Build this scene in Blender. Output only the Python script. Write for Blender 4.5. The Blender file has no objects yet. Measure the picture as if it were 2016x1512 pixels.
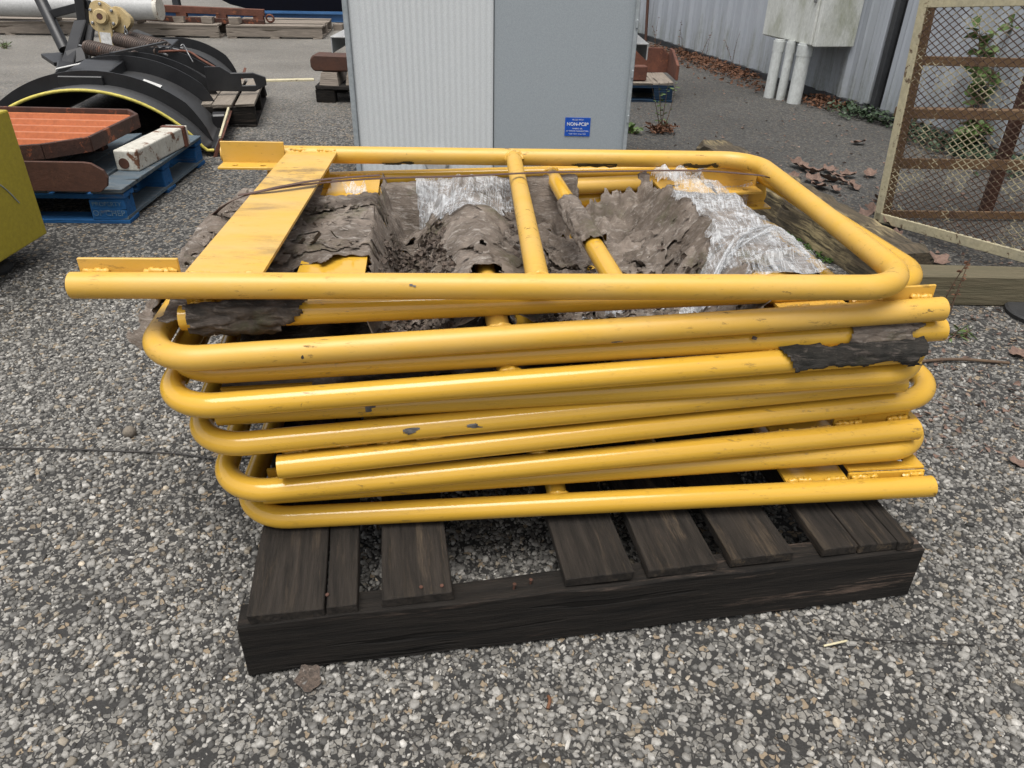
import bpy, bmesh, math, random
import numpy as np
from mathutils import Vector, Matrix
from mathutils.geometry import tessellate_polygon
random.seed(7); rng = np.random.default_rng(7)
S = bpy.context.scene
COL = S.collection
# ------------------------------------------------------------------ camera
F = 1450.0; TH = math.radians(31.2); RO = math.radians(1.3); CH = 1.09
FW = np.array([0, math.cos(TH), -math.sin(TH)])
UP0 = np.array([0, math.sin(TH), math.cos(TH)]); RT0 = np.array([1.0, 0, 0])
RT = math.cos(RO)*RT0 + math.sin(RO)*UP0
UP = -math.sin(RO)*RT0 + math.cos(RO)*UP0
CP = np.array([0, 0, CH])
cam = bpy.data.objects.new('camera', bpy.data.cameras.new('camera')); COL.objects.link(cam)
cam.data.sensor_width = 36.0; cam.data.lens = 36.0*F/2016
cam.data.clip_start = 0.05; cam.data.clip_end = 500
cam.matrix_world = Matrix(((RT[0], UP[0], -FW[0], 0), (RT[1], UP[1], -FW[1], 0), (RT[2], UP[2], -FW[2], CH), (0, 0, 0, 1)))
S.camera = cam
# ------------------------------------------------------------------ light: overcast
SUN_EL = math.radians(74); SUN_ROT = math.radians(200)
W = bpy.data.worlds.new('World'); S.world = W; W.use_nodes = True
nt = W.node_tree; bgn = nt.nodes['Background']
sky = nt.nodes.new('ShaderNodeTexSky'); sky.sky_type = 'NISHITA'; sky.sun_disc = False
sky.sun_elevation = SUN_EL; sky.sun_rotation = SUN_ROT; sky.dust_density = 4.0; sky.air_density = 1.0
hs = nt.nodes.new('ShaderNodeHueSaturation'); hs.inputs['Saturation'].default_value = 0.22
nt.links.new(sky.outputs[0], hs.inputs['Color']); nt.links.new(hs.outputs[0], bgn.inputs['Color'])
bgn.inputs['Strength'].default_value = 0.105
sl = bpy.data.lights.new('sun', 'SUN'); sl.energy = 1.5; sl.angle = math.radians(42); sl.color = (1, .97, .92)
so = bpy.data.objects.new('sun', sl); COL.objects.link(so)
sd = Vector((math.sin(SUN_ROT)*math.cos(SUN_EL), math.cos(SUN_ROT)*math.cos(SUN_EL), math.sin(SUN_EL)))
so.rotation_euler = sd.to_track_quat('Z', 'Y').to_euler()
S.view_settings.view_transform = 'Standard'; S.view_settings.look = 'None'
S.view_settings.exposure = 0.95; S.view_settings.gamma = 1.0
# ------------------------------------------------------------------ geometry helpers
def ray(px, py): return FW + RT*(px-1008)/F + UP*(756-py)/F
def P(px, py, z=0.0):
    d = ray(px, py); return CP + d*((z-CH)/d[2])
def PY(px, py, Y):
    d = ray(px, py); return CP + d*(Y/d[1])
def V(*a): return np.array(a, float)
def nrm(v): v = np.asarray(v, float); return v/max(np.linalg.norm(v), 1e-9)
def perp(v):
    a = V(0, 0, 1) if abs(v[2]) < .9 else V(1, 0, 0)
    p = nrm(np.cross(a, v)); return p, np.cross(v, p)
def hash3(ix, iy, iz):
    h = (ix*374761393 + iy*668265263 + iz*2147483647 % 1274126177) & 0xffffffff
    h = ((h ^ (h >> 13))*1274126177) & 0xffffffff
    return ((h ^ (h >> 16)) & 0xffff)/65535.0
def vnoise(p):
    p = np.asarray(p, float)+1000.0
    i = np.floor(p).astype(np.int64); f = p-i; f = f*f*(3-2*f)
    r = 0
    for dx in (0, 1):
        for dy in (0, 1):
            for dz in (0, 1):
                w = (f[..., 0] if dx else 1-f[..., 0])*(f[..., 1] if dy else 1-f[..., 1])*(f[..., 2] if dz else 1-f[..., 2])
                r = r + w*hash3(i[..., 0]+dx, i[..., 1]+dy, i[..., 2]+dz)
    return r*2-1
def fbm(p, o=4):
    r = 0; a = 1.0; t = 0
    for k in range(o):
        r = r + a*vnoise(np.asarray(p)*2**k + 17.3*k); t += a; a *= .5
    return r/t

class MB:
    def __init__(s): s.v = []; s.f = []; s.smooth = []
    def add(s, vs, fs, smooth=False):
        o = len(s.v); s.v += [tuple(map(float, q)) for q in vs]
        for q in fs: s.f.append(tuple(i+o for i in q)); s.smooth.append(smooth)
        return s
    def box(s, c, sx, sy, sz, X=(1, 0, 0), Y=(0, 1, 0), Z=(0, 0, 1), taper=1.0, jit=0.0):
        c = np.array(c); X = np.array(X)*sx/2; Y = np.array(Y)*sy/2; Z = np.array(Z)*sz/2
        vs = [c+a*X*(taper if d > 0 else 1)+b*Y*(taper if d > 0 else 1)+d*Z + (rng.normal(0, jit, 3) if jit else 0)
              for d in (-1, 1) for b in (-1, 1) for a in (-1, 1)]
        return s.add(vs, [(0, 2, 3, 1), (4, 5, 7, 6), (0, 1, 5, 4), (2, 6, 7, 3), (0, 4, 6, 2), (1, 3, 7, 5)])
    def bar(s, a, b, w, h, up=(0, 0, 1)):
        a = np.array(a, float); b = np.array(b, float); X = nrm(b-a); Yv = nrm(np.cross(up, X)); Z = np.cross(X, Yv)
        return s.box((a+b)/2, np.linalg.norm(b-a), w, h, X, Yv, Z)
    def tube(s, path, r, n=16, cap=True, r2=None):
        path = [np.array(q, float) for q in path]; m = len(path); rings = []
        t0 = nrm(path[1]-path[0]); p, q = perp(t0)
        for i in range(m):
            t = nrm(path[min(i+1, m-1)]-path[max(i-1, 0)])
            p = nrm(p-t*np.dot(p, t)); q = np.cross(t, p)
            rr = r if np.isscalar(r) else r[i]
            rings.append([path[i]+rr*(math.cos(2*math.pi*k/n)*p+math.sin(2*math.pi*k/n)*q) for k in range(n)])
        vs = [x for R in rings for x in R]
        fs = [(i*n+k, i*n+(k+1) % n, (i+1)*n+(k+1) % n, (i+1)*n+k) for i in range(m-1) for k in range(n)]
        s.add(vs, fs, True)
        if cap:
            s.add(rings[0], [tuple(range(n))[::-1]]); s.add(rings[-1], [tuple(range(n))])
        return s
    def hollow_end(s, c, t, r, ri, n=24, depth=.08):
        # rim ring and an inner wall going back from an open tube end; t points out of the tube
        p, q = perp(t); o = [c+r*(math.cos(a)*p+math.sin(a)*q) for a in np.linspace(0, 2*math.pi, n, False)]
        i1 = [c+ri*(math.cos(a)*p+math.sin(a)*q) for a in np.linspace(0, 2*math.pi, n, False)]
        i2 = [x-t*depth for x in i1]
        s.add(o+i1, [(k, (k+1) % n, n+(k+1) % n, n+k) for k in range(n)])
        s.add(i1+i2, [(k, (k+1) % n, n+(k+1) % n, n+k) for k in range(n)]+[tuple(range(n, 2*n))])
    def plate(s, outline, th, O, X, Y, holes=()):
        # flat plate of thickness th: 2d outline (ccw) with holes, local frame O,X,Y; thickness along XxY downwards
        X = np.array(X, float); Y = np.array(Y, float); N = np.cross(X, Y); O = np.array(O, float)
        loops = [list(outline)]+[list(h) for h in holes]
        flat = [q for l in loops for q in l]
        tri = tessellate_polygon([[Vector((a, b, 0)) for a, b in l] for l in loops])
        top = [O+X*a+Y*b for a, b in flat]; bot = [q-N*th for q in top]; n = len(flat)
        fs = []
        for t in tri:
            a, b, c = t
            pa, pb, pc = flat[a], flat[b], flat[c]
            if (pb[0]-pa[0])*(pc[1]-pa[1])-(pb[1]-pa[1])*(pc[0]-pa[0]) < 0: a, c = c, a
            fs.append((a, b, c)); fs.append((c+n, b+n, a+n))
        o = 0
        for li, l in enumerate(loops):
            m = len(l)
            for k in range(m):
                i, j = o+k, o+(k+1) % m
                fs.append((i, i+n, j+n, j))
            o += m
        return s.add(top+bot, fs)
    def lathe(s, prof, c, axis, n=24):
        axis = nrm(axis); p, q = perp(axis); c = np.array(c, float); vs = []
        for (h, r) in prof:
            for k in range(n):
                a = 2*math.pi*k/n; vs.append(c+axis*h+r*(math.cos(a)*p+math.sin(a)*q))
        m = len(prof)
        fs = [(i*n+k, i*n+(k+1) % n, (i+1)*n+(k+1) % n, (i+1)*n+k) for i in range(m-1) for k in range(n)]
        s.add(vs, fs, False)
        s.add([], [])
        o = len(s.v)-m*n
        s.f.append(tuple(o+k for k in range(n))[::-1]); s.smooth.append(False)
        s.f.append(tuple(o+(m-1)*n+k for k in range(n))); s.smooth.append(False)
        return s
def circle2(cx, cy, r, n=14): return [(cx+r*math.cos(2*math.pi*k/n), cy+r*math.sin(2*math.pi*k/n)) for k in range(n)]
WLOC = {}
def tag(o, label=None, cat=None, group=None, kind=None):
    if label: o['label'] = label
    if cat: o['category'] = cat
    if group: o['group'] = group
    if kind: o['kind'] = kind
    elif label and cat: o['kind'] = 'thing'
    return o
def thing(name, label, cat, loc, group=None):
    o = bpy.data.objects.new(name, None); COL.objects.link(o); o.location = tuple(map(float, loc))
    o.empty_display_size = .1; WLOC[o.name] = np.array(loc, float)
    return tag(o, label, cat, group)
def obj(name, mb, mat, parent=None, bevel=0.0, loc=None, seg=1):
    base = WLOC[parent.name] if parent else np.array(loc if loc is not None else (0, 0, 0), float)
    me = bpy.data.meshes.new(name)
    if isinstance(mb, MB):
        vs = np.array(mb.v)-base; me.from_pydata([tuple(q) for q in vs], [], mb.f)
        me.polygons.foreach_set('use_smooth', mb.smooth)
    else:
        vs, fs, sm = mb; vs = np.asarray(vs)-base; me.from_pydata([tuple(q) for q in vs], [], [tuple(q) for q in fs])
        me.polygons.foreach_set('use_smooth', [sm]*len(fs))
    me.update()
    o = bpy.data.objects.new(name, me); COL.objects.link(o)
    if parent: o.parent = parent
    else: o.location = tuple(base)
    WLOC[o.name] = base
    if mat: me.materials.append(mat)
    if bevel:
        b = o.modifiers.new('bevel', 'BEVEL'); b.width = bevel; b.segments = seg; b.limit_method = 'ANGLE'; b.angle_limit = math.radians(40)
    return o
def nest(name, mb, mat, parent, **k):  # sub-part under a part (part origin = its thing's origin)
    return obj(name, mb, mat, parent, **k)
def dup(o, loc, rz=0.0, sc=1.0, label=None, group=None):
    c = o.copy(); COL.objects.link(c); c.location = tuple(map(float, loc)); c.rotation_euler = (0, 0, rz); c.scale = (sc, sc, sc)
    if label: c['label'] = label
    if group: c['group'] = group
    for ch in o.children:
        d = ch.copy(); COL.objects.link(d); d.parent = c
    return c
# ------------------------------------------------------------------ materials
def mat_base(name):
    m = bpy.data.materials.new(name); m.use_nodes = True
    return m, m.node_tree, m.node_tree.nodes['Principled BSDF']
class N:
    def __init__(s, nt): s.nt = nt; s.tc = None
    def new(s, t, **kw):
        n = s.nt.nodes.new(t)
        for k, v in kw.items(): setattr(n, k, v)
        return n
    def link(s, a, b): s.nt.links.new(a, b)
    def coord(s, scale=(1, 1, 1), rot=(0, 0, 0), kind='Object'):
        if s.tc is None: s.tc = s.new('ShaderNodeTexCoord')
        m = s.new('ShaderNodeMapping'); m.inputs['Scale'].default_value = scale; m.inputs['Rotation'].default_value = rot
        s.link(s.tc.outputs[kind], m.inputs['Vector']); return m.outputs[0]
    def noise(s, vec, scale, detail=5, rough=.6, dist=0.0):
        n = s.new('ShaderNodeTexNoise'); n.inputs['Scale'].default_value = scale; n.inputs['Detail'].default_value = detail
        n.inputs['Roughness'].default_value = rough; n.inputs['Distortion'].default_value = dist
        if vec is not None: s.link(vec, n.inputs['Vector'])
        return n.outputs['Fac']
    def vor(s, vec, scale, feature='F1', out='Distance', rnd=1.0):
        n = s.new('ShaderNodeTexVoronoi'); n.feature = feature; n.inputs['Scale'].default_value = scale; n.inputs['Randomness'].default_value = rnd
        s.link(vec, n.inputs['Vector']); return n.outputs[out]
    def ramp(s, fac, a, b, ca=(0, 0, 0, 1), cb=(1, 1, 1, 1), interp='LINEAR'):
        r = s.new('ShaderNodeValToRGB'); r.color_ramp.interpolation = interp
        r.color_ramp.elements[0].position = a; r.color_ramp.elements[1].position = b
        r.color_ramp.elements[0].color = ca; r.color_ramp.elements[1].color = cb
        s.link(fac, r.inputs[0]); return r.outputs[0]
    def mix(s, fac, a, b, mode='MIX'):
        m = s.new('ShaderNodeMix', data_type='RGBA', blend_type=mode)
        for sock, v in ((m.inputs[0], fac), (m.inputs[6], a), (m.inputs[7], b)):
            if isinstance(v, (int, float)): sock.default_value = v
            elif isinstance(v, tuple): sock.default_value = v if len(v) == 4 else v+(1,)
            else: s.link(v, sock)
        return m.outputs[2]
    def math(s, op, a, b=0.0):
        m = s.new('ShaderNodeMath', operation=op)
        for sock, v in ((m.inputs[0], a), (m.inputs[1], b)):
            if isinstance(v, (int, float)): sock.default_value = v
            else: s.link(v, sock)
        return m.outputs[0]
    def bump(s, h, strength=.3, dist=.01, normal=None):
        b = s.new('ShaderNodeBump'); b.inputs['Strength'].default_value = strength; b.inputs['Distance'].default_value = dist
        s.link(h, b.inputs['Height'])
        if normal is not None: s.link(normal, b.inputs['Normal'])
        return b.outputs[0]
def weathered(name, base, alt, spot=None, scale=6.0, stretch=(1, 1, 1), rough=(.5, .8), spot_thr=(.58, .66), bump=.25, metallic=0.0, bscale=60, spot_scale=9.0, coat=0.0, kind='Object', bdist=.004):
    m, ntree, b = mat_base(name); n = N(ntree)
    v = n.coord(stretch, kind=kind); f = n.noise(v, scale, 6, .65)
    c = n.mix(n.ramp(f, .35, .65), base, alt)
    fine = n.noise(v, bscale, 4, .7)
    if spot:
        sf = n.noise(v, spot_scale, 8, .72, .3); sm = n.ramp(sf, *spot_thr)
        c = n.mix(sm, c, spot)
    c = n.mix(n.ramp(fine, .3, .7), c, n.mix(1.0, c, (.72, .72, .72), 'MULTIPLY'))
    n.link(c, b.inputs['Base Color'])
    n.link(n.ramp(f, .2, .8, (rough[0],)*3+(1,), (rough[1],)*3+(1,)), b.inputs['Roughness'])
    b.inputs['Metallic'].default_value = metallic
    if coat: b.inputs['Coat Weight'].default_value = coat
    n.link(n.bump(n.math('ADD', fine, n.math('MULTIPLY', f, 1.5)), bump, bdist), b.inputs['Normal'])
    return m
def wood(name, base, alt, flake, axis='X', amount=(.60, .70), rough=.85, scale=5.0, yaw=0.0):
    m, ntree, b = mat_base(name); n = N(ntree)
    st = {'X': (.12, 1.6, 1.6), 'Y': (1.6, .12, 1.6), 'Z': (1.6, 1.6, .12)}[axis]
    if yaw:
        n.tc = n.new('ShaderNodeTexCoord'); mr = n.new('ShaderNodeMapping'); mr.inputs['Rotation'].default_value = (0, 0, -yaw); n.link(n.tc.outputs['Object'], mr.inputs['Vector'])
        class _T: outputs = {'Object': mr.outputs[0]}
        n.tc = _T
    v = n.coord(st); v2 = n.coord({'X': (.3, 1, 1), 'Y': (1, .3, 1), 'Z': (1, 1, .3)}[axis])
    g = n.noise(v, 45, 6, .65, .1); big = n.noise(v2, scale, 5, .6); fl = n.noise(v, 22, 9, .78, .1)
    c = n.mix(n.ramp(g, .3, .7), base, alt)
    c = n.mix(n.math('MULTIPLY', n.ramp(fl, *amount), n.ramp(big, .45, .62)), c, flake)
    crack = n.ramp(n.noise(v, 16, 3, .5, .25), .30, .34)
    c = n.mix(crack, n.mix(1.0, c, (.35, .33, .3), 'MULTIPLY'), c)
    n.link(c, b.inputs['Base Color']); b.inputs['Roughness'].default_value = rough; b.inputs['Specular IOR Level'].default_value = .22 if base[0] < .02 else .4
    n.link(n.bump(n.math('ADD', n.math('ADD', g, fl), n.math('MULTIPLY', crack, 1.2)), .8, .006), b.inputs['Normal'])
    return m
def yellow_paint(name, dust, gloss, grime):
    m, ntree, b = mat_base(name); n = N(ntree); v = n.coord((1, 1, 1)); vs = n.coord((.5, 1.6, 1.6))
    base = n.mix(n.noise(v, 3, 3), (.54, .308, .030), (.59, .342, .038))
    f1 = n.noise(vs, 48, 10, .80, .15); f2 = n.noise(v, 3.5, 4, .6)
    speck = n.ramp(f1, .57, .62); patch = n.ramp(f2, .46, .64)
    g = n.math('MULTIPLY', n.math('MULTIPLY', speck, n.math('ADD', n.math('MULTIPLY', patch, .85), .15)), grime)
    c = n.mix(n.math('MULTIPLY', n.ramp(n.noise(vs, 9, 7, .7), .32, .72), dust), base, (.55, .36, .13))
    c = n.mix(g, c, (.065, .042, .016))
    chip = n.ramp(n.noise(v, 38, 3, .5), .775, .785)
    c = n.mix(chip, c, (.04, .035, .03))
    n.link(c, b.inputs['Base Color'])
    r = n.math('ADD', n.math('ADD', n.math('MULTIPLY', n.noise(vs, 12, 5), .16), n.math('MULTIPLY', g, .4)), gloss)
    n.link(r, b.inputs['Roughness'])
    n.link(n.bump(n.noise(v, 160, 3), .06, .002), b.inputs['Normal'])
    b.inputs['Specular IOR Level'].default_value = .5
    return m
M = {}
M['yel_dusty'] = yellow_paint('yellow_paint_dusty', .55, .34, 1.0)
M['yel'] = yellow_paint('yellow_paint', .12, .04, .8)
def plate_paint():
    m = yellow_paint('yellow_plate_paint', 1.0, .38, 1.0); ntree = m.node_tree; n = N(ntree); b = ntree.nodes['Principled BSDF']
    old = b.inputs['Base Color'].links[0].from_socket
    v = n.coord((1, 2.4, 1), (0, 0, .35)); sm = n.noise(v, 7, 9, .8, .4); band = n.noise(n.coord((.4, 1.5, 1), (0, 0, .35)), 4.2, 3, .5)
    g = n.math('MULTIPLY', n.ramp(sm, .46, .62), n.ramp(band, .44, .60))
    n.link(n.mix(n.math('MULTIPLY', g, .85), old, (.10, .07, .04)), b.inputs['Base Color']); return m
M['yel_plate'] = plate_paint()
M['black_wood'] = wood('black_pallet_wood', (.0055, .005, .0045), (.020, .0165, .0135), (.12, .085, .065), 'X', (.54, .62), yaw=math.radians(10.2))
M['black_board'] = wood('black_board_wood', (.008, .007, .006), (.034, .028, .023), (.115, .085, .055), 'Y', (.53, .66), yaw=math.radians(10.2))
M['grey_wood'] = wood('grey_pallet_wood', (.16, .135, .11), (.26, .22, .18), (.36, .32, .27), 'X')
M['grey_board'] = wood('grey_board_wood', (.15, .125, .10), (.25, .215, .175), (.38, .34, .29), 'Y')
M['blue_wood'] = wood('blue_painted_wood', (.014, .075, .20), (.02, .105, .27), (.17, .16, .15), 'X', (.58, .66))
M['blue_board'] = wood('blue_worn_board', (.05, .085, .115), (.10, .115, .125), (.20, .19, .17), 'X', (.5, .66))
M['navy_wood'] = wood('dark_blue_wood', (.006, .018, .035), (.012, .03, .06), (.05, .05, .05), 'X')
M['tie_wood'] = wood('weathered_timber', (.022, .020, .013), (.115, .087, .055), (.40, .32, .17), 'Y', (.46, .60), scale=9, yaw=math.radians(12))
M['new_timber'] = wood('treated_timber', (.085, .075, .044), (.13, .108, .066), (.19, .17, .12), 'X', (.62, .8), rough=.75)
M['rust'] = weathered('rusty_steel', (.16, .055, .030), (.085, .032, .02), (.28, .10, .045), 8, rough=(.7, .9), bump=.4)
M['rust_dark'] = weathered('dark_rust_plate', (.060, .024, .014), (.085, .033, .018), (.14, .06, .03), 14, rough=(.6, .85), bump=.3, spot_thr=(.62, .75))
M['rust_frame'] = weathered('flaking_rust', (.075, .028, .016), (.045, .02, .013), (.30, .085, .032), 14, rough=(.7, .9), bump=.6, spot_thr=(.57, .63), spot_scale=18)
M['orange'] = weathered('orange_paint', (.50, .155, .055), (.44, .13, .045), (.11, .05, .03), 8, rough=(.45, .6), bump=.1, spot_thr=(.70, .74))
M['white_rust'] = weathered('white_paint_with_rust', (.62, .60, .53), (.50, .47, .40), (.16, .07, .035), 9, rough=(.5, .75), bump=.3, spot_thr=(.56, .60), spot_scale=12)
M['white_steel'] = weathered('white_painted_steel', (.44, .44, .43), (.38, .38, .37), (.25, .22, .2), 3, rough=(.35, .5), bump=.1, spot_thr=(.66, .75))
M['blue_steel'] = weathered('blue_painted_steel', (.022, .085, .21), (.035, .115, .26), None, 6, rough=(.4, .6), bump=.1)
M['navy'] = weathered('navy_shell', (.0015, .002, .006), (.002, .003, .009), None, 3, rough=(.7, .85), bump=.05)
M['navy'].node_tree.nodes['Principled BSDF'].inputs['Specular IOR Level'].default_value = .12
M['plow'] = weathered('black_plow_paint', (.009, .009, .0105), (.018, .018, .019), (.075, .068, .06), 5, rough=(.34, .55), bump=.15, spot_thr=(.62, .80), stretch=(1, 1, .6))
M['plow_skin_skylit'] = weathered('black_plow_skin_skylit', (.030, .030, .031), (.042, .042, .042), (.085, .078, .07), 4, rough=(.42, .6), bump=.1, spot_thr=(.62, .80))  # the ribs' black made paler: sky reflection put into the base colour
M['plow_edge'] = weathered('pale_yellow_edge', (.62, .53, .10), (.52, .43, .08), (.12, .07, .03), 20, rough=(.5, .7), spot_thr=(.6, .66))
M['spring'] = weathered('rusty_spring_steel', (.10, .07, .055), (.055, .042, .036), (.2, .10, .06), 20, rough=(.4, .65), metallic=.4)
M['cream'] = weathered('cream_hoist_paint', (.52, .40, .20), (.46, .34, .16), (.16, .10, .05), 12, rough=(.45, .65), spot_thr=(.62, .68))
M['steel'] = weathered('galvanised_steel', (.38, .38, .38), (.28, .28, .28), None, 20, rough=(.3, .5), metallic=.8)
M['paper_white'] = weathered('white_sticker', (.70, .69, .66), (.62, .61, .58), (.25, .23, .22), 30, rough=(.5, .6), spot_thr=(.60, .64), spot_scale=60)
M['rubber'] = weathered('black_rubber', (.018, .018, .019), (.03, .03, .03), None, 12, rough=(.6, .8))
M['cab_light'] = weathered('light_grey_enamel', (.62, .645, .65), (.605, .63, .637), None, 1.2, (1, 1, .6), rough=(.68, .75), bump=.01, bscale=400)
M['cab_grey'] = weathered('grey_enamel', (.33, .365, .388), (.327, .362, .385), (.28, .31, .33), 1.0, (1, 1, .7), rough=(.6, .68), bump=.01, spot_thr=(.74, .85), spot_scale=4, bscale=400)
M['cab_edge'] = weathered('grey_enamel_edge', (.34, .37, .385), (.30, .33, .34), (.14, .08, .05), 6, rough=(.4, .55), bump=.05, spot_thr=(.70, .74))
M['label_blue'] = weathered('blue_label', (.008, .075, .42), (.01, .085, .46), None, 3, rough=(.3, .4), bump=.02)
M['label_white'] = weathered('label_white', (.75, .77, .8), (.72, .74, .78), None, 3, rough=(.4, .5), bump=.0)
M['stencil'] = weathered('faded_stencil', (.16, .24, .27), (.03, .12, .27), None, 60, rough=(.8, .9))
M['box_white'] = weathered('mouldy_white_enamel', (.70, .71, .67), (.54, .55, .49), (.33, .34, .24), 3, (1.4, 1.4, .5), rough=(.45, .6), bump=.1, spot_thr=(.50, .74), spot_scale=5)
M['pvc'] = weathered('weathered_pvc', (.62, .64, .62), (.54, .56, .54), (.20, .19, .12), 4, (1, 1, .5), rough=(.4, .6), bump=.05, spot_thr=(.55, .72), spot_scale=4)
M['flash'] = weathered('dark_flashing', (.028, .030, .033), (.045, .047, .05), None, 5, rough=(.5, .7))
M['cage_yellow'] = weathered('pale_chipped_yellow', (.60, .53, .34), (.50, .45, .31), (.14, .085, .05), 9, rough=(.55, .75), spot_thr=(.58, .63), spot_scale=22)
M['cage_mesh'] = weathered('rusty_mesh', (.12, .075, .048), (.09, .05, .032), (.46, .40, .26), 3.0, rough=(.6, .8), spot_thr=(.51, .55), spot_scale=5)
M['cage_rail'] = weathered('brown_rail', (.13, .07, .03), (.16, .095, .045), (.06, .03, .02), 8, rough=(.6, .8))
M['strap'] = weathered('rusty_strap', (.10, .052, .036), (.075, .038, .028), (.16, .10, .08), 25, rough=(.5, .7))
M['machine'] = weathered('worn_yellow_enamel', (.43, .34, .022), (.38, .30, .02), (.20, .16, .05), 2.2, rough=(.35, .5), bump=.06, spot_thr=(.62, .85), spot_scale=2.5)
M['leaf'] = weathered('dead_leaf', (.22, .14, .105), (.13, .08, .06), (.30, .22, .17), 30, rough=(.7, .85))
M['leaf_rust'] = weathered('rust_leaf', (.17, .07, .03), (.10, .045, .022), None, 30, rough=(.7, .85))
M['green'] = weathered('weed_leaf', (.07, .125, .028), (.11, .165, .04), None, 25, rough=(.5, .7))
M['ivy'] = weathered('ivy_leaf', (.030, .058, .028), (.05, .08, .035), (.09, .07, .03), 25, rough=(.45, .65))
M['stem'] = weathered('dry_stem', (.09, .055, .035), (.13, .085, .05), None, 20, rough=(.8, .9))
M['moss'] = weathered('moss', (.055, .115, .012), (.035, .075, .01), None, 40, rough=(.9, 1), bump=.8, bscale=200)
M['wire'] = weathered('dark_wire', (.02, .018, .016), (.035, .03, .026), None, 20, rough=(.5, .7))
M['stone'] = weathered('stone', (.2, .17, .13), (.14, .12, .1), None, 60, rough=(.8, .9))
M['debris'] = weathered('leaf_crumbs', (.12, .088, .068), (.055, .043, .034), (.24, .20, .17), 60, rough=(.75, .9), spot_thr=(.6, .66), spot_scale=40)
def paper_mat(name, c1, c2, c3, moss, fibre=(.8, 3, 3)):
    m, ntree, b = mat_base(name); n = N(ntree); v = n.coord((1, 1, 1)); vf = n.coord(fibre)
    a = n.noise(v, 7, 8, .72, .3); f = n.noise(vf, 30, 8, .75, .5)
    c = n.mix(n.ramp(a, .38, .60), c1, c2); c = n.mix(n.ramp(f, .52, .74), c, c3)
    dk = n.noise(vf, 55, 6, .8, .8)
    c = n.mix(n.ramp(dk, .32, .40), n.mix(1.0, c, (.42, .39, .37), 'MULTIPLY'), c)
    if moss: c = n.mix(n.math('MULTIPLY', n.ramp(n.noise(v, 5.5, 6, .7), .56, .70), .75), c, moss)
    c = n.mix(n.math('MULTIPLY', n.ramp(n.noise(v, 4.5, 5, .65), .48, .60), .55), c, n.mix(1.0, c, (.42, .37, .32), 'MULTIPLY'))
    n.link(c, b.inputs['Base Color']); b.inputs['Roughness'].default_value = .8; b.inputs['Specular IOR Level'].default_value = .3
    h = n.math('ADD', n.math('MULTIPLY', f, .6), n.math('ADD', dk, n.math('MULTIPLY', a, .6)))
    n.link(n.bump(h, .8, .009), b.inputs['Normal'])
    return m
M['paper_char'] = paper_mat('charred_wrapping_paper', (.012, .012, .010), (.045, .040, .034), (.17, .14, .12), (.03, .04, .014))
M['paper'] = paper_mat('weathered_wrapping_paper', (.115, .092, .073), (.28, .232, .192), (.50, .46, .415), (.085, .095, .03))
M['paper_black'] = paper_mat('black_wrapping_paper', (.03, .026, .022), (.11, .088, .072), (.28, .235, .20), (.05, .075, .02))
def film_mat():
    m, ntree, b = mat_base('stretch_film'); n = N(ntree); v = n.coord((1, 1, 1))
    f1 = n.noise(n.coord((16, 1.4, 3), (0, 0, .55)), 5, 6, .6, .8); f2 = n.noise(n.coord((2.0, 14, 3), (0, 0, .35)), 5, 6, .6, .8); g = n.noise(v, 8, 4, .6, .6)
    def line(f, w): return n.ramp(n.math('ABSOLUTE', n.math('SUBTRACT', f, .5)), 0.0, w, (1, 1, 1, 1), (0, 0, 0, 1))
    a = n.math('ADD', n.math('MULTIPLY', line(f1, .05), .36), n.math('MULTIPLY', line(f2, .03), .28))
    a = n.math('ADD', a, n.math('MULTIPLY', n.ramp(g, .40, .66), .42))
    b.inputs['Base Color'].default_value = (.62, .635, .65, 1); b.inputs['Roughness'].default_value = .32
    b.inputs['Specular IOR Level'].default_value = .8
    n.link(n.math('MINIMUM', n.math('ADD', a, .06), .72), b.inputs['Alpha'])
    n.link(n.bump(n.math('ADD', n.math('ADD', f1, f2), g), .7, .012), b.inputs['Normal'])
    return m
M['film'] = film_mat()
M['chip_dark'] = weathered('bare_chip', (.05, .045, .04), (.16, .15, .14), None, 40, rough=(.6, .8))
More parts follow.
